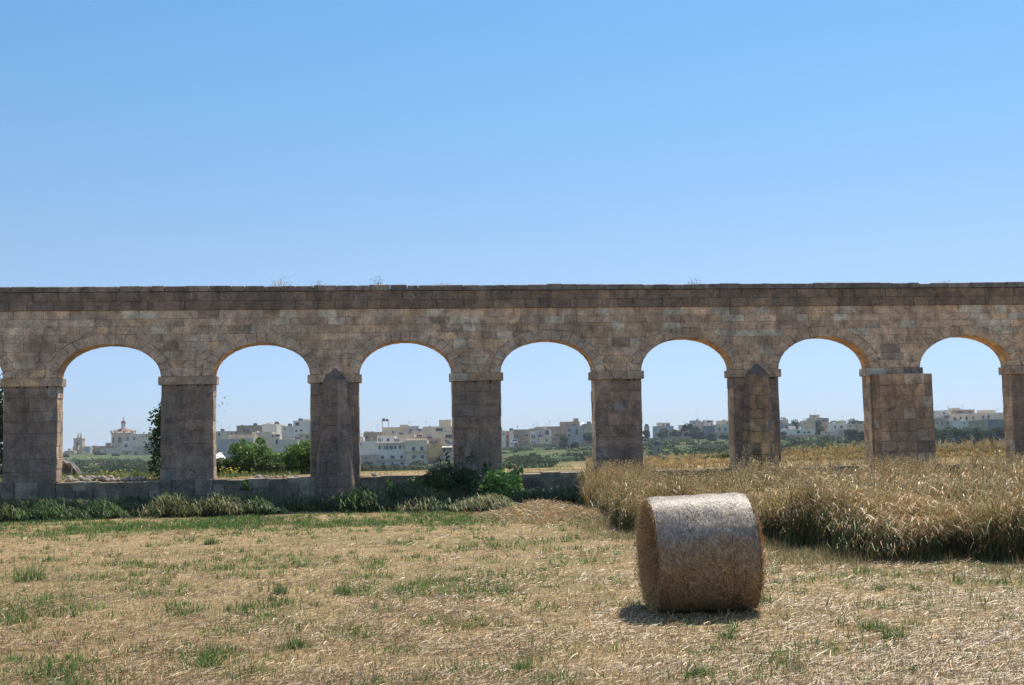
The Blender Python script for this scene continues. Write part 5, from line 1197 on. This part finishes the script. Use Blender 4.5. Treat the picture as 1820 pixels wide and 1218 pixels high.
# ------------------------------------------------------------------ trees and hedges of the valley
def ftree(lab, px, ytop, Zd, wpx, dark=.5, k=12, name='tree', n=1500, grp=None):
    X = gx(px, Zd); zg = tz(X, Zd); H = max(1.5, at(px, ytop, Zd).z - zg); Rr = wpx * .5 * Zd / FPX
    c0 = np.array((.022, .040, .018)) * (1 - dark) * 1.6 + np.array((.018, .03, .016)) * dark; c1 = np.array((.11, .16, .05)) * (1 - dark) + np.array((.055, .08, .035)) * dark
    return bush(name, lab, 'tree', X, Zd, Rr, H, n, max(.25, Zd * .0011), tuple(c0), tuple(c1), int(px * 7 + ytop), grp, k, H * .08, True, FARLEAF, zg - .3, crown='crown', stem='trunk')
FT = [('green tree in front of the long brown building in the church arch', 178, 803, 600, 24, .2), ('dark shrubs tree at the far left below the church', 118, 808, 560, 14, .6), ('dark tree under the brown shed in the church arch', 205, 808, 560, 16, .5),
      ('grey green tree in front of the garden house', 513, 790, 380, 22, .5), ('dark green tree at the left foot of the villa', 654, 819, 385, 20, .7), ('light green shrub tree left of the villa garden', 645, 824, 378, 14, .1), ('dark hedge tree below the right villa wing', 742, 817, 388, 34, .8), ('dark hedge tree below the left villa wing', 700, 824, 388, 34, .6), ('green tree below the orange house', 778, 813, 388, 24, .5),
      ('left half of the dark bush pair in the valley arch', 1002, 784, 400, 26, .35), ('right half of the dark bush pair in the valley arch', 1019, 785, 402, 22, .7), ('light green tree in front of the long brown farmhouse', 992, 770, 446, 22, .15), ('green tree at the right end of the valley arch', 1046, 768, 440, 20, .25), ('green tree left of the arched door', 1003, 772, 442, 12, .3),
      ('large dark tree on the ridge of the fifth arch', 1222, 751.5, 490, 22, .8), ('greyish tree right of the large dark ridge tree', 1238, 756, 486, 22, .4), ('dark tree in front of the dark stone barn', 1250, 766, 470, 24, .7), ('bright green tree below the arched window house', 1264, 769, 455, 22, .1), ('dark tree near the pointed buttress', 1288, 771, 460, 18, .6), ('pale green ridge tree under the orange box house', 1180, 761, 495, 26, .15), ('green ridge tree in the middle of the fifth arch', 1203, 762, 495, 22, .2), ('low dark tree at the left end of the fifth arch', 1148, 764, 490, 14, .6),
      ('dark skyline tree at the left of the sixth arch', 1394, 741, 500, 12, .7), ('wide dark tree mass left of the brown tower', 1413, 743.5, 490, 26, .8), ('dark tree between the tower and the veranda house', 1452, 746, 478, 12, .7), ('dark skyline tree behind the veranda house', 1462, 740, 505, 16, .8), ('round green tree in front of the brown slope house', 1457, 757, 462, 18, .35), ('low skyline tree left of the bright white house', 1482, 746.5, 500, 18, .6), ('wide umbrella shaped tree on the skyline of the sixth arch', 1515, 742.5, 500, 30, .7), ('small skyline tree at the right of the sixth arch', 1534, 747, 500, 12, .6),
      ('big dark tree low at the right of the sixth arch', 1513, 761, 330, 26, .75), ('second dark tree right of the big one in the sixth arch', 1533, 765, 330, 22, .7), ('green tree at the left edge below the white farmhouse', 1391, 766, 430, 12, .3),
      ('green tree at the left of the last full arch', 1659, 757, 300, 16, .2), ('dark green grove tree below the tan windows', 1680, 756, 260, 26, .6), ('middle grove tree below the curved terrace', 1700, 753.5, 262, 26, .7), ('rounded grove tree right of the middle one', 1718, 757, 262, 22, .5), ('olive grove tree beside the low brown house', 1739, 757, 258, 22, .6), ('small grove tree right of the olive one', 1757, 762, 250, 20, .4), ('blue green grove tree before the dark barn', 1776, 756, 262, 26, .6)]
for i, a in enumerate(FT): ftree(*a, grp='trees scattered through the town and valley')
# scrub in bands along the terrace edges
Vs, Fs, Cs = [], [], []; nv = 0
rows_ = [105, 118, 132, 148, 165, 185, 205, 228, 252, 278, 305, 335, 365, 395, 425, 455]
for ri, Zr in enumerate(rows_):
    cnt = 340; xs = rng.uniform(-.48, .48, cnt) * Zr; ys = Zr + 5 * (vnoise(xs, xs * 0 + ri, Zr * .12, 80 + ri) - .5) * Zr / 120 + rng.normal(0, Zr * .008, cnt)
    dn = vnoise(xs, ys * 0 + ri * 7, Zr * .07, 90 + ri); u = xs / ys * FPX + 910
    lim = np.interp(u, [0, 300, 430, 720, 830, 960, 1200, 1460, 1700, 1900], [560, 560, 380, 365, 380, 430, 460, 430, 200, 200]); kp = (dn > .36) & (ys < lim)
    for X, Y in zip(xs[kp], ys[kp]):
        r = rng.uniform(.5, 1.25) * (Zr / 190) ** .45; h = r * rng.uniform(.5, .9); z = tz(X, Y); n = 34
        tone = rng.uniform(); tone = tone ** 1.6; c0 = np.array((.022, .036, .015)) * (1 - tone) + np.array((.08, .08, .04)) * tone; c1 = np.array((.07, .11, .035)) * (1 - tone) + np.array((.18, .165, .085)) * tone
        V, F, C = clump(n, .16 + Zr * .0013, c0, c1, [((X, Y, z + h * .4), (r * 1.3, r, h)), ((X + r, Y, z + h * .3), (r * .8, r * .8, h * .7))]); Vs.append(V); Fs.append(F + nv); Cs.append(C); nv += len(V)
o = np_mesh('terrace_scrub', np.concatenate(Vs), np.concatenate(Fs), np.concatenate(Cs), FARLEAF); tag(o, 'olive scrub growing in bands along the terrace edges of the valley', 'scrub', kind='stuff')
# ------------------------------------------------------------------ air
m = bpy.data.materials.new('haze_air'); m.use_nodes = True; nt = m.node_tree; nt.nodes.clear()
ou = nt.nodes.new('ShaderNodeOutputMaterial'); pv = nt.nodes.new('ShaderNodeVolumePrincipled'); pv.inputs['Density'].default_value = HAZE
pv.inputs['Color'].default_value = (.80, .88, 1, 1); pv.inputs['Anisotropy'].default_value = .2
nt.links.new(pv.outputs[0], ou.inputs['Volume'])
if HAZE > 0:
    mb = MB(); mb.box(-6600, -900, float(Z_.min()) - 1, 6600, 7200, 42); o = mb.build('haze', m); tag(o, 'thin blue haze over the valley', 'haze', kind='stuff')
